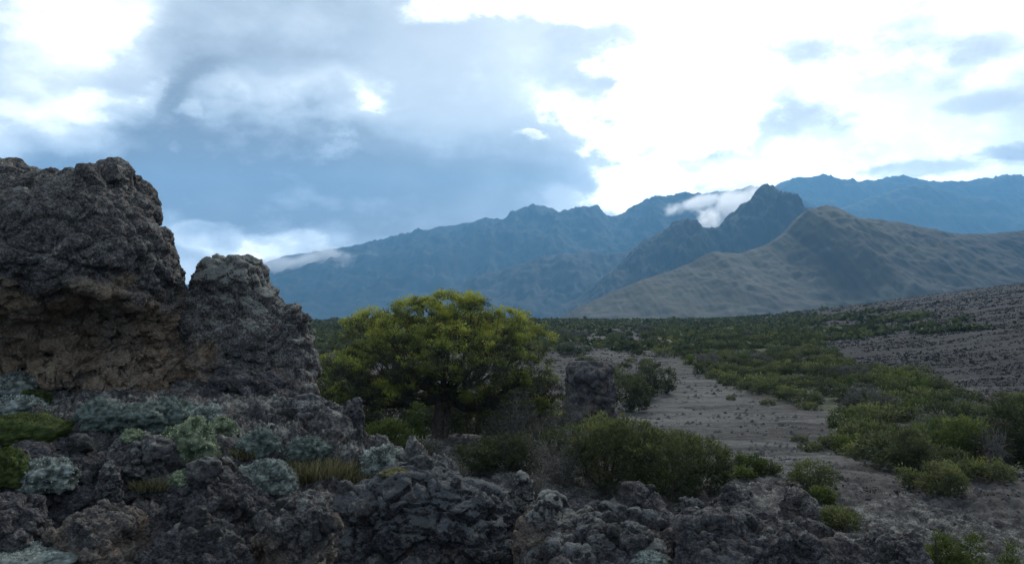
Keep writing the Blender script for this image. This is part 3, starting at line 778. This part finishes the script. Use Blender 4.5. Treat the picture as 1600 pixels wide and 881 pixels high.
def tube(path, rad, sides=6):
    path = np.array(path, float); n = len(path); rad = np.broadcast_to(rad, n)
    t = np.gradient(path, axis=0); t /= np.linalg.norm(t, axis=1)[:, None] + 1e-9
    ref = np.array([.31, .95, .12]); a = np.cross(t, ref); a /= np.linalg.norm(a, axis=1)[:, None] + 1e-9; b = np.cross(t, a)
    th = np.linspace(0, 2 * np.pi, sides, endpoint=False)
    V = path[:, None] + rad[:, None, None] * (a[:, None] * np.cos(th)[None, :, None] + b[:, None] * np.sin(th)[None, :, None])
    return V.reshape(-1, 3), grid_faces(n, sides, True)
def merge(parts):
    V, Q, k = [], [], 0
    for v, q in parts: V.append(v); Q.append(q + k); k += len(v)
    return np.concatenate(V), np.concatenate(Q)
def limb(rs, a, b, r0, r1, n=9, wob=.08, sides=6, droop=0):
    a, b = np.array(a, float), np.array(b, float); t = np.linspace(0, 1, n)[:, None]
    ln = np.linalg.norm(b - a)
    w = np.cumsum(rs.normal(size=(n, 3)), 0) * wob * ln / n ** .5; w -= t * w[-1]; w[0] = 0
    bow = np.sin(np.pi * t) * np.array([0, 0, droop]) * ln
    return tube(a + (b - a) * t + w + bow, np.linspace(r0, r1, n) * (1 + .08 * rs.normal(size=n)), sides)
def stems(rs, lobes, n, r, sides=5, base=.15, twigs=2):
    ps = []
    lobes = np.array(lobes)
    for i in range(n):
        L_ = lobes[rs.randint(len(lobes))]; d = rs.normal(size=3); d[2] = abs(d[2]); d /= np.linalg.norm(d)
        e = L_[:3] + d * L_[3:6] * rs.uniform(.6, .98)
        a = np.array([rs.uniform(-base, base), rs.uniform(-base, base), -.15])
        ps.append(limb(rs, a, e, r * rs.uniform(.6, 1.2), r * .2, 7, .06, sides))
        for k in range(twigs):
            m = a + (e - a) * rs.uniform(.4, .8); f = m + rs.normal(size=3) * np.array([.5, .5, .3]) * np.linalg.norm(e - a) * .35 + np.array([0, 0, .1])
            ps.append(limb(rs, m, f, r * .35, r * .1, 5, .06, 4))
    return merge(ps)
def dome_lobes(rs, w, h, n=7, dep=None):
    """irregular bush of width w and height h standing on z=0"""
    dep = dep or w; L_ = [(0, 0, h * .45, w * .36, dep * .36, h * .46)]
    for i in range(n):
        a = i * 2.4 + rs.uniform(-.4, .4); r = rs.uniform(.22, .36)
        s = rs.uniform(.13, .21)
        if i % 2 == 0: L_.append((math.cos(a) * w * .26, math.sin(a) * dep * .26, h * .22, w * .19, dep * .19, h * .26))
        L_.append((math.cos(a) * w * r, math.sin(a) * dep * r, h * rs.uniform(.25, .72) * (1 - .5 * (r - .22)), w * s * 1.1, dep * s * 1.1, h * rs.uniform(.22, .34)))
    return L_
def shrub(name, label, px, py, wpx, hpx, Yd=None, kind='olive', cat='bush', group=None, dens=1.0, nl=8, seed=None, leaf=None, dep=None, hit=True, tip=.5, dead=False):
    """a bush of its own: foliage and stems, standing on the ground at its distance"""
    seed = seed or int(px * 7 + py); rs = np.random.RandomState(seed)
    if Yd is None: g = ground_hit(px, py)
    else:
        g = P(px, py, Yd)
        if hit: g[2] = float(terrain(np.array([g[0]]), np.array([g[1]]))[0][0])
    w, h = wpx * g[1] / F, hpx * g[1] / F
    if Yd is not None and hit: h = max(h, (440.5 - (py - hpx)) / F * Yd - g[2]) * (1.12 if Yd < 9 else 1)
    lobes = dome_lobes(rs, w, h, nl, dep)
    leaf = leaf or max(.0024 * g[1], .02)
    area = w * h * 2.2 + w * w * .8
    nt_ = int(np.clip(area / (leaf * 4.2) ** 2 * 1.25 * dens, 30, 900))
    r = empty(name, tuple(g), label, cat, group)
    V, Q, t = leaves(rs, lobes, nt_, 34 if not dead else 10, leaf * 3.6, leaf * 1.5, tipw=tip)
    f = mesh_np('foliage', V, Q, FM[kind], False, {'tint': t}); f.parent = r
    v, q = stems(rs, lobes, 9 if not dead else 42, max(.02 * h, .006) if not dead else .011 * h, twigs=2 if not dead else 5)
    s = mesh_np('stem', v, q, M_greybark if kind in ('grey', 'brown') else M_bark); s.parent = r
    return r

# ---- the tree heath
rs = np.random.RandomState(11)
TY = 25.0; kT = TY / F
tb = P(686, 700, TY); tb[2] = float(terrain(np.array([tb[0]]), np.array([TY]))[0][0])
tree = empty('tree', tuple(tb), 'broad tree heath with yellow-green domed crown rising behind the foreground rocks', 'tree')
def TL(px, py, rx, ry, dy=0., rd=None):
    q = P(px, py, TY) - tb; return (q[0], dy, q[2], rx * kT, (rd or rx) * kT, ry * kT)
TLOBES = [TL(700,492,62,30,0), TL(650,506,62,32,-.4), TL(598,520,58,32,0), TL(556,534,38,30,.3), TL(742,500,34,34,-.5), TL(790,520,46,34,0), TL(826,548,38,36,-.3),
          TL(640,556,60,42,-1.2,50), TL(580,580,60,40,-.6), TL(535,590,46,36,.2), TL(700,548,52,44,-1.3,50), TL(762,566,52,40,-1.1,50), TL(820,596,46,34,-.6), TL(850,618,36,28,0),
          TL(780,620,54,30,-.4), TL(612,618,60,28,-.3), TL(560,622,40,26,.4), TL(690,600,60,30,-.6), TL(530,625,36,22,.2), TL(590,640,50,22,.6), TL(845,640,34,22,0), TL(760,640,50,22,.5), TL(666,540,110,50,1.6,60), TL(760,560,90,50,1.6,60), TL(600,590,90,45,1.6,60)]
# each lobe is itself a spray of smaller heads
sub = []
for L_ in TLOBES:
    for k in range(9):
        d = rs.normal(size=3); d[2] = abs(d[2]) * .8 + .1 if k % 3 else d[2]; d /= np.linalg.norm(d)
        s = rs.uniform(.32, .5)
        sub.append((L_[0] + d[0] * L_[3] * .72, L_[1] + d[1] * L_[4] * .72, L_[2] + d[2] * L_[5] * .72, .36 * L_[3] + .10, .36 * L_[3] + .10, s * L_[5] + .06))
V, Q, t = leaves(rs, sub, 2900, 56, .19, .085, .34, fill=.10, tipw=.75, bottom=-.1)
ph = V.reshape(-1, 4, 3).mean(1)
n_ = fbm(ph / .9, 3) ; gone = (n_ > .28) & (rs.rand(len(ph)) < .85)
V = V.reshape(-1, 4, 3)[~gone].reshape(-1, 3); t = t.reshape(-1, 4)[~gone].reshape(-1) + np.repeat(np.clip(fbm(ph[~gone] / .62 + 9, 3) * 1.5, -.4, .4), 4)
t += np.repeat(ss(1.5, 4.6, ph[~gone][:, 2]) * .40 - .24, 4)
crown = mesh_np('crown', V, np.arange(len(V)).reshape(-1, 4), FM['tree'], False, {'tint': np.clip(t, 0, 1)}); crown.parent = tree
parts = []
fork = np.array([.05, 0, 1.15])
parts.append(tube([(0, 0, -.3), (0, 0, 0), (-.04, .02, .4), (.03, 0, .8), tuple(fork)], [.30, .24, .19, .18, .17], 10))
parts.append(tube([(.16, -.1, -.3), (.2, -.08, .1), (.3, -.05, .6), (.25, 0, 1.3), (.5, -.1, 2.0)], [.14, .11, .09, .08, .06], 8))
tr = mesh_np('trunk', *merge(parts), M_bark); tr.parent = tree
parts = []
for i, L_ in enumerate(TLOBES):
    e = np.array(L_[:3]); st = fork if i % 3 else np.array([.25, 0, 1.2])
    mid = st + (e - st) * .55 + np.array([0, 0, -.15]) + rs.normal(size=3) * .1
    parts.append(limb(rs, st, mid, .075, .045, 9, .06, 7)); parts.append(limb(rs, mid, e, .045, .02, 7, .06, 6))
    for k in range(7):
        d = rs.normal(size=3); d[2] = abs(d[2]); d /= np.linalg.norm(d)
        parts.append(limb(rs, mid + (e - mid) * rs.uniform(0, .8), e + d * np.array(L_[3:6]) * .85, .022, .006, 7, .07, 5))
lb = mesh_np('branch', *merge(parts), M_bark); lb.parent = tree

# ---- bushes one can tell apart
B = shrub
B('bush', 'large dark olive domed bush right of centre behind the rock crest', 1050, 785, 185, 100, 19, 'olive', dens=1.6, nl=9)
B('bush', 'broad dull olive bush joined to the left of the large domed bush', 950, 765, 130, 112, 19.5, 'olive', dens=1.3, nl=8)
B('bush', 'yellow-green leafy bush below the square rock stack', 892, 712, 84, 52, 23, 'green', nl=6, dens=1.2)
B('bush', 'small round bright green bush standing alone on the grey gravel', 1175, 745, 46, 36, None, 'green', nl=4, dens=1.6)
B('bush', 'low green bush spreading right of the small round bush', 1200, 757, 46, 20, 22, 'olive', nl=4)
B('bush', 'low yellowish bush in front of the small round bush', 1160, 760, 30, 20, 21, 'green', nl=3)
B('bush', 'olive bush with dry right half on the lower gravel slope', 1267, 768, 74, 48, None, 'olive', nl=6)
B('bush', 'small flat vivid green bush beside a grey boulder', 1283, 786, 40, 22, None, 'green', nl=3, dens=1.6)
B('bush', 'yellow-green dome bush behind the blue-grey rocks at right', 1308, 822, 72, 26, None, 'olive', nl=5, dens=1.4)
B('bush', 'leafy green bush cut by the bottom edge at right', 1485, 895, 105, 52, 8.6, 'green', nl=6, dens=1.3)
B('bush', 'small leafy bush at the bottom right corner', 1580, 895, 70, 46, 8.8, 'green', nl=4)
B('bush', 'dark upright block-shaped bush left of the right-hand bushes', 1420, 768, 60, 74, 24, 'dark', nl=7, dens=1.6, dep=1.2)
B('bush', 'round olive bush nearest of the right-hand clump', 1474, 806, 68, 52, 20, 'olive', nl=6, dens=1.5)
B('bush', 'low olive bush below the dark upright bush', 1425, 794, 44, 30, 21, 'olive', nl=5)
B('bush', 'low spreading green bush near the right edge on dark ground', 1550, 790, 62, 36, 22, 'olive', nl=5)
B('bush', 'layered bright green bush in the middle of the right-hand clump', 1512, 738, 76, 70, 29, 'green', nl=8)
B('bush', 'tall dark bushy crown at the right edge of the picture', 1590, 752, 84, 112, 27, 'dark', nl=9, dens=1.3)
B('bush', 'greyish dying bush with brown twigs before the tall dark bush', 1554, 760, 46, 92, 25, 'brown', nl=6, dead=True, dens=.6)
B('bush', 'small olive bush between the round bush and the spreading bush', 1512, 785, 40, 32, 22.5, 'olive', nl=4)
B('bush', 'bright green bush under the left side of the tree heath', 602, 700, 92, 58, 19, 'green', nl=7, dens=1.2)
B('bush', 'slim light green bush against the tree heath trunk', 648, 668, 34, 46, 21.5, 'green', nl=4)
B('bush', 'yellow-green bush between the rock pinnacle and the tree heath', 512, 622, 48, 66, 27, 'green', nl=6)
B('bush', 'pale leafless twiggy bush under the right side of the tree heath', 800, 690, 88, 86, 23.5, 'grey', dead=True, nl=6)
B('bush', 'grey leafless bush in front of the square rock stack', 868, 690, 78, 74, 27, 'grey', dead=True, nl=6)
B('bush', 'large grey twiggy bush low in the hollow behind the crest', 875, 765, 110, 96, 19.5, 'grey', dead=True, nl=8)
B('bush', 'dull green bush growing in the hollow below the tree', 800, 745, 92, 60, 20.5, 'dark', nl=6)
B('bush', 'dark bush close behind the rock crest below the tree', 745, 735, 70, 42, 20, 'dark', nl=6)
B('bush', 'green sprawling bush right of the trunk in the brown hollow', 790, 700, 72, 40, 25, 'olive', nl=5)
B('bush', 'grey-green bush left of the brush in the dark hollow', 925, 700, 60, 48, 24, 'olive', nl=5)
B('bush', 'green bush on the gravel edge left of the right-hand clump', 1335, 728, 56, 34, 30, 'green', nl=5)
B('bush', 'wide dusty olive bush on the gravel edge above the green one', 1360, 700, 70, 42, 34, 'olive', nl=6)
B('bush', 'rounded dark green bush at the tip of the pale gravel', 985, 618, 62, 42, 50, 'dark', nl=6, leaf=.1)
B('bush', 'dark green bush on the left side of the pale gravel bottleneck', 1012, 600, 46, 32, 57, 'dark', nl=5, leaf=.11)
B('bush', 'small round bush beside the pale gravel bottleneck', 1042, 594, 26, 22, 60, 'dark', nl=4, leaf=.11)
B('bush', 'grey bush at the end of the block-shaped right-hand bush', 1455, 700, 70, 60, 35, 'grey', dead=True, nl=6)

for px, py, w_, h_, Yd in ((548,668,80,70,29),(610,672,80,56,30),(668,668,70,50,31),(735,672,80,60,30),(800,664,80,60,31),(850,668,60,50,30),(700,640,90,40,34)):
    B('bush', 'dark bush crowded behind the trunk of the tree heath', px, py, w_, h_, Yd, 'dark', nl=5, group='dark bushes behind the tree heath trunk')
for px, py, w_, h_, Yd in ((560,725,50,34,17),(660,715,60,34,19),(705,742,60,30,18),(835,782,60,46,16)):
    B('bush', 'low grey-green brush in the hollow just behind the foreground crest', px, py, w_, h_, Yd, 'grey', nl=5, group='brush behind the foreground crest')
# ---- cushions, mosses and tufts on the foreground ledge
def rest(px, py, Yd):
    """stand on whatever rock or ledge lies there"""
    for q in (py - 4, py, py + 6, py - 12):
        h, no, ob = surf(px, min(q, 878))
        if h is not None and 4.6 < h[1] < 12.4: return h - np.array([0, -.02, .02])
    print('no rest', px, py, None if h is None else h); return P(px, py, Yd)
def cushion(name, label, px, py, wpx, hpx, Yd, kind, cat='cushion plant', group=None, rosette=.05, fuzz=.6, seed=None):
    """domed mat of tight rosettes"""
    seed = seed or int(px * 3 + py); rs = np.random.RandomState(seed)
    g = rest(px, py, Yd); Yd = g[1]; w, h = wpx * Yd / F, hpx * Yd / F; rosette *= max(.7, Yd / 8)
    r = empty(name, tuple(g), label, cat, group)
    nu, nv = 90, 46
    th = np.linspace(0, 2 * np.pi, nu, endpoint=False); ph = np.linspace(.02, 2.2, nv)
    PH, TH = np.meshgrid(ph, th, indexing='ij')
    D_ = np.stack([np.sin(PH) * np.cos(TH), np.sin(PH) * np.sin(TH), np.cos(PH)], -1).reshape(-1, 3)
    if cat == 'lichen': h *= .45
    sc = np.array([w / 2, w * .42, h * .8])
    Vv = D_ * sc * (1 + .55 * fbm(D_ * 1.5 + seed, 4))[:, None] + np.array([0, 0, h * .15])
    f1, f2, _ = worley(Vv / rosette + seed)
    Vv = Vv + D_ * (rosette * .62 * (1 - f1))[:, None] * .9
    ti = np.clip(.75 - f1 * .9 + fbm(Vv / .12 + 3, 3) * .5, 0, 1)
    b = mesh_np('mat', Vv, grid_faces(nv, nu, True)[:, ::-1], FM[kind], True, {'tint': ti}); b.parent = r
    n = int(5200 * fuzz); k = rs.randint(0, len(Vv), n)
    k = k[D_[k][:, 2] > -.3]; n = len(k)
    ax = D_[k] + rs.normal(size=(n, 3)) * .55; ax /= np.linalg.norm(ax, axis=1)[:, None]; s = rs.uniform(.5, 1.2, (n, 1)) * rosette * .42
    sd = np.cross(ax, rs.normal(size=(n, 3))); sd /= np.linalg.norm(sd, axis=1)[:, None]
    q = Vv[k] + rs.normal(size=(n, 3)) * rosette * .12
    LV = np.stack([q, q + sd * s * .3 + ax * s * .5, q + ax * s, q - sd * s * .3 + ax * s * .5], 1).reshape(-1, 3)
    f = mesh_np('leaf_tuft', LV, np.arange(n * 4).reshape(-1, 4), FM[kind], False, {'tint': np.repeat(np.clip(ti[k] + rs.uniform(-.1, .35, n), 0, 1), 4)}); f.parent = r
    return r
K = cushion
K('cushion_plant', 'smooth teal cushion plant on the dark low rock, left one', 160, 660, 75, 36, 8.7, 'teal', rosette=.03)
K('cushion_plant', 'smooth teal cushion plant on the dark low rock, right one', 215, 665, 80, 34, 8.5, 'teal', rosette=.03)
K('cushion_plant', 'bright knobbly green cushion plant with deep lobes at centre left', 296, 712, 78, 52, 7.7, 'sage', rosette=.065)
K('cushion_plant', 'dull teal cushion in the shadow at the foot of the crag', 270, 660, 80, 34, 9.4, 'teal', rosette=.04)
K('cushion_plant', 'pale domed cushion with a dark hollow below the blue-black boulder', 322, 664, 44, 28, 8.6, 'silver', rosette=.05)
K('cushion_plant', 'small pale green cushion right of the domed hollow cushion', 346, 676, 40, 20, 8.4, 'sage', rosette=.04)
K('cushion_plant', 'grey-green cushion in front of the blocky slab, left one', 404, 702, 58, 26, 8.0, 'teal', rosette=.045)
K('cushion_plant', 'round sage cushion before the blocky slab, right one', 480, 712, 60, 26, 8.2, 'teal', rosette=.045)
K('cushion_plant', 'ragged silvery mat right of the pyramid-shaped rock', 412, 760, 90, 40, 7.0, 'silver', rosette=.03, fuzz=1.2)
K('cushion_plant', 'small mint-green cushion at the shoulder of the pyramid-shaped rock', 285, 752, 34, 14, 6.9, 'sage', rosette=.03)
K('cushion_plant', 'small pale cushion on the moss-rimmed tilted rock', 206, 688, 34, 14, 7.5, 'sage', rosette=.03)
K('cushion_plant', 'silver-grey rosette clump on the rocks at far left middle', 72, 752, 84, 34, 6.6, 'silver', rosette=.06)
K('lichen_mat', 'pale blue-grey lichen mat spreading over the bottom left corner', 40, 885, 175, 62, 5.2, 'silver', 'lichen', rosette=.035, fuzz=1.4)
K('cushion_plant', 'whitish lobed cushion at the left edge below the crag', 30, 618, 84, 30, 9.2, 'silver', rosette=.06)
K('cushion_plant', 'round pale cushion standing right of the whitish lobed one', 74, 618, 26, 20, 9.1, 'silver', rosette=.05)
K('cushion_plant', 'pale blue lobed cushion lowest at the left edge', 22, 650, 90, 26, 8.6, 'silver', rosette=.055)
K('moss_patch', 'bright green moss patch between pale cushions at left', 52, 632, 44, 20, 8.8, 'moss', 'moss', rosette=.03, fuzz=1.2)
K('moss_patch', 'wide bright green moss bank at the left edge', 30, 690, 140, 40, 7.9, 'moss', 'moss', rosette=.03, fuzz=1.8)
K('moss_patch', 'dark green moss patch below the wide moss bank', 6, 745, 70, 40, 7.0, 'moss', 'moss', rosette=.03, fuzz=1.2)
K('lichen_mat', 'yellowish lichen pad low on the craggy rock crest', 620, 742, 52, 16, 6.4, 'straw', 'lichen', rosette=.025)
K('cushion_plant', 'silvery leafy plant with dark base on the crest', 590, 740, 50, 30, 7.0, 'silver', rosette=.07)
K('cushion_plant', 'small silvery plant by the grey boulder on the crest', 602, 722, 34, 20, 7.4, 'silver', rosette=.06)
K('lichen_mat', 'speckled white lichen boss on the rock at bottom centre right', 1018, 885, 52, 44, 4.95, 'silver', 'lichen', rosette=.02, fuzz=1)
def tuft(label, px, py, wpx, hpx, Yd, kind='straw', n=900):
    rs = np.random.RandomState(int(px + py)); g = rest(px, py, Yd); Yd = g[1]; w, h = wpx * Yd / F, hpx * Yd / F
    a = rs.uniform(0, 6.28, n); r = w / 2 * rs.rand(n) ** .6
    q = np.stack([r * np.cos(a), r * np.sin(a) * .7, -.03 + 0 * a], -1)
    ln = h * rs.uniform(.4, 1.1, n)[:, None]
    d = np.stack([np.cos(a) * .35 + rs.normal(size=n) * .3, np.sin(a) * .35 + rs.normal(size=n) * .3, np.ones(n)], -1); d /= np.linalg.norm(d, axis=1)[:, None]
    s = np.cross(d, rs.normal(size=(n, 3))); s /= np.linalg.norm(s, axis=1)[:, None]; wd = .0035
    top = q + d * ln + np.array([0, 0, -.15]) * ln * rs.rand(n, 1)
    mid = q + d * ln * .5 + np.array([0, 0, .04]) * ln
    V = np.stack([q - s * wd, q + s * wd, mid + s * wd * .8, mid - s * wd * .8, top + s * wd * .2, top - s * wd * .2], 1).reshape(-1, 3)
    i = np.arange(n)[:, None] * 6; Q = np.concatenate([i + [0, 1, 2, 3], i + [3, 2, 4, 5]])
    o = mesh_np('grass_tuft', V, Q, FM[kind], False, {'tint': np.repeat(np.clip(rs.rand(n), 0, 1), 6)}); o.location = tuple(g)
    return tag(o, label, 'grass tuft')
tuft('olive grass tuft in front of the blocky slab', 500, 745, 110, 34, 7.4, n=2600)
tuft('short straw-coloured grass right of the moss-rimmed rock', 235, 760, 60, 22, 6.9, n=1100)
tuft('dry grass below the narrow rock pillar', 545, 752, 60, 24, 7.1, n=1200)
tuft('thin dry grass left of the ragged silvery mat', 380, 712, 50, 20, 7.6, n=800)
def stalk(label, px, py, hpx, Yd, lean):
    g = rest(px, py, Yd); Yd = g[1]; h = hpx * Yd / F
    rs = np.random.RandomState(int(px)); V, Q = limb(rs, (0, 0, 0), (lean * h, -.01, h), .004, .002, 6, .10, 5)
    o = mesh_np('dead_leaf', V * np.array([1, .4, 1]), Q, M_orange); o.location = tuple(g); return tag(o, label, 'dead leaf')
M_orange, _t, _b = new_mat('dry_orange'); _b.inputs['Base Color'].default_value = (.26, .105, .025, 1)
stalk('orange dead leaf stuck upright on the pyramid-shaped rock', 298, 812, 22, 5.45, .25)
stalk('reddish dead leaf at the left flank of the pyramid-shaped rock', 217, 838, 22, 5.3, .2)
stalk('yellow dead leaf at the bottom edge left', 175, 884, 24, 5.0, .05)
# ------------------------------------------------------------------ shrubs of the valley: shared shapes, one object each
def valley_proto(seed, kind, nt_=75, nl=22):
    rs = np.random.RandomState(seed)
    lobes = dome_lobes(rs, 2.6, rs.uniform(1.0, 1.5), 7)
    V, Q, t = leaves(rs, lobes, nt_, nl, .30, .17, tipw=.6)
    s, q = stems(rs, lobes, 6, .03, 4, .2, 0)
    V2, Q2 = merge([(V, Q), (s, q)])
    return mesh_np('shrub', V2, Q2, FM[kind], False, {'tint': np.concatenate([t, np.full(len(s), .1)])}, mesh_only=True)
VP = {k: [valley_proto(100 + 10 * i + j, k) for j in range(3)] for i, k in enumerate(('dark', 'olive', 'green', 'grey'))}
rng = np.random.RandomState(21)
def inside(poly, px, py): return sdpoly(poly, np.array([px]), np.array([py]))[0] < 0
RIGHTC = [(1300,655),(1400,650),(1500,620),(1620,630),(1620,760),(1560,770),(1440,740),(1380,740),(1320,720)]
SPARSE = [(870,505),(1000,505),(1060,540),(1000,600),(960,620),(880,560)]
LEFTV = [(478,508),(540,505),(600,520),(560,640),(500,640),(480,560)]
SETS = [(THICKET, 205, (36, 165), 'olive green shrub of the thicket crossing the middle of the plain', 'shrubs of the thicket across the plain', (.5, .38, .04, .08), .82),
        (RIGHTC, 42, (26, 60), 'shrub in the loose growth above the right-hand bushes', 'shrubs above the right-hand bushes', (.4, .38, .10, .12), .85),
        (SPARSE, 40, (50, 200), 'scattered shrub on the far gravel right of the tree heath', 'shrubs on the far gravel', (.6, .2, .0, .2), 1.3),
        (LEFTV, 26, (34, 200), 'shrub on the plain between the rock pinnacle and the tree heath', 'shrubs left of the tree heath', (.4, .4, .2, 0), 1.1)]
for poly, n, (ya, yb), lab, grp, pk, gap in SETS:
    done = []; tries = 0
    while len(done) < n and tries < 6000:
        tries += 1
        y = ya * (yb / ya) ** (rng.random_sample() ** .8); x = y * rng.uniform(-.30, .70)
        z = float(terrain(np.array([x]), np.array([y]))[0][0])
        px, py = 800 + F * x / y, 440.5 - F * z / y
        if not inside(poly, px, py): continue
        s = rng.uniform(.5, 1.3) * (1 if y < 100 else 1.25)
        if any((x - a) ** 2 + (y - b) ** 2 < (gap * (s + c)) ** 2 for a, b, c in done): continue
        done.append((x, y, s))
        k = ('dark', 'olive', 'green', 'grey')[rng.choice(4, p=pk)]
        o = bpy.data.objects.new('shrub', VP[k][rng.randint(3)]); C.objects.link(o)
        o.location = (x, y, z - .08); o.rotation_euler = (0, 0, rng.uniform(0, 6.28)); o.scale = (s, s, s * rng.uniform(.8, 1.1))
        tag(o, lab, 'shrub', grp)
for px, py, s in ((1262, 640, .5), (1292, 700, .45), (1268, 706, .4), (1200, 632, .4), (1182, 612, .35), (1142, 625, .3), (1250, 690, .3)):
    g = ground_hit(px, py); o = bpy.data.objects.new('shrub', VP['olive'][0]); C.objects.link(o); o.location = tuple(g); o.scale = (s,) * 3; o.rotation_euler = (0, 0, px)
    tag(o, 'tiny isolated shrub on the open pale gravel', 'shrub', 'tiny shrubs on the pale gravel')

# ------------------------------------------------------------------ cover nobody could count
def scatter(name, pts, size, kind, nleaf, flat=.55, seed=0, mat=None, lab=None, cat=None, leafk=.38):
    rs = np.random.RandomState(seed); n = len(pts); ci = np.repeat(np.arange(n), nleaf)
    g = rs.normal(size=(n * nleaf, 3)); g /= np.linalg.norm(g, axis=1)[:, None]; g *= rs.uniform(.3, 1, (len(g), 1)); g[:, 2] = np.abs(g[:, 2]) * flat
    sz = size[ci][:, None]; q = pts[ci] + g * sz
    ax = g + rs.normal(size=g.shape) * .6; ax /= np.linalg.norm(ax, axis=1)[:, None]
    sd = np.cross(ax, rs.normal(size=g.shape)); sd /= np.linalg.norm(sd, axis=1)[:, None]
    a, b = ax * sz * leafk, sd * sz * leafk * .7
    V = np.stack([q - a, q + b, q + a, q - b], 1).reshape(-1, 3)
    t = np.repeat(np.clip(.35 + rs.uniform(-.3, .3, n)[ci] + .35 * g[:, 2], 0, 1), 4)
    o = mesh_np(name, V, np.arange(len(V)).reshape(-1, 4), mat or FM[kind], False, {'tint': t})
    return tag(o, lab, cat, kind='stuff')
def field(n, ya, yb, ua, ub, seed, p=.5):
    rs = np.random.RandomState(seed)
    y = np.exp(rs.uniform(np.log(ya), np.log(yb), n)) ; x = y * rs.uniform(ua, ub, n)
    z, w = terrain(x, y); px = 800 + F * x / y; py = 440.5 - F * z / y
    return rs, x, y, z, px, py, w
rs, x, y, z, px, py, w = field(60000, 120, 430, -.75, .8, 3)
nn = fbm(np.stack([x / 14, y / 22, 0 * x], -1), 3)
right = x - (16 + .30 * y)
dP = sdpoly(PALE2, px, py)
ok = (nn + .10 - .012 * np.clip(right, -20, 60) * 1.0 - .5 * (dP < 0) > 0) & (rs.rand(len(x)) < .55)
scatter('far_scrub', np.stack([x, y, z], -1)[ok], (rs.uniform(.5, 1.5, len(x)) * np.where(rs.rand(len(x)) < .02, 1.9, 1))[ok], 'dark', 9, .7, 1, lab='dark green scrub covering the far end of the plain', cat='scrub')
rs, x, y, z, px, py, w = field(165000, 20, 520, -.75, 1.05, 5)
right = x - (14 + .28 * y); dC = sdpoly(CLEARING, px, py)
nn = fbm(np.stack([x / 16, y / 4, 0 * x + 4], -1), 4, .6)
ok = (w > .6) & ((right > -6) | (rs.rand(len(x)) < .25)) & (nn > -.05) & ((dC > 6) | (rs.rand(len(x)) < .10))
sz = rs.uniform(.06, .22, len(x)) * np.where(dC < 6, .7, 1) * np.clip(y / 70, .55, 2.6)
scatter('low_heath', np.stack([x, y, z], -1)[ok], sz[ok], 'heath', 6, .6, 2, lab='low dark heath dotted over the lava plain', cat='heath')
rs, x, y, z, px, py, w = field(60000, 8, 160, -.5, .75, 6)
ok = (w > .45) & (fbm(np.stack([x / 3, y / 3, 0 * x + 8], -1), 4, .6) > rs.uniform(-.15, .25, len(x)))
pts = np.stack([x, y, z], -1)[ok]; n = len(pts)
# gravel: small angular chips
M_grav, _t, _b = new_mat('gravel'); _n = noise(_t, pos(_t), 3.1, 4)
_t.links.new(ramp(_t, _n, [(.35, (.045, .042, .042)), (.6, (.11, .105, .10))]), _b.inputs['Base Color'])
base = np.array([(1, 0, 0), (0, 1, 0), (-1, .2, 0), (.1, -1, 0), (.2, .1, .8)])
s = (.022 + .12 * rs.rand(n) ** 4 * np.clip(pts[:, 1] / 30, .4, 2.2))[:, None, None]
Vg = pts[:, None] + base[None] * s * rs.uniform(.6, 1.3, (n, 5, 3))
Qg = np.array([(0, 1, 4), (1, 2, 4), (2, 3, 4), (3, 0, 4)])[None] + np.arange(n)[:, None, None] * 5
tag(mesh_np('loose_gravel', Vg.reshape(-1, 3), Qg.reshape(-1, 3), M_grav, False), 'loose dark stones strewn over the plain', 'gravel', kind='stuff')
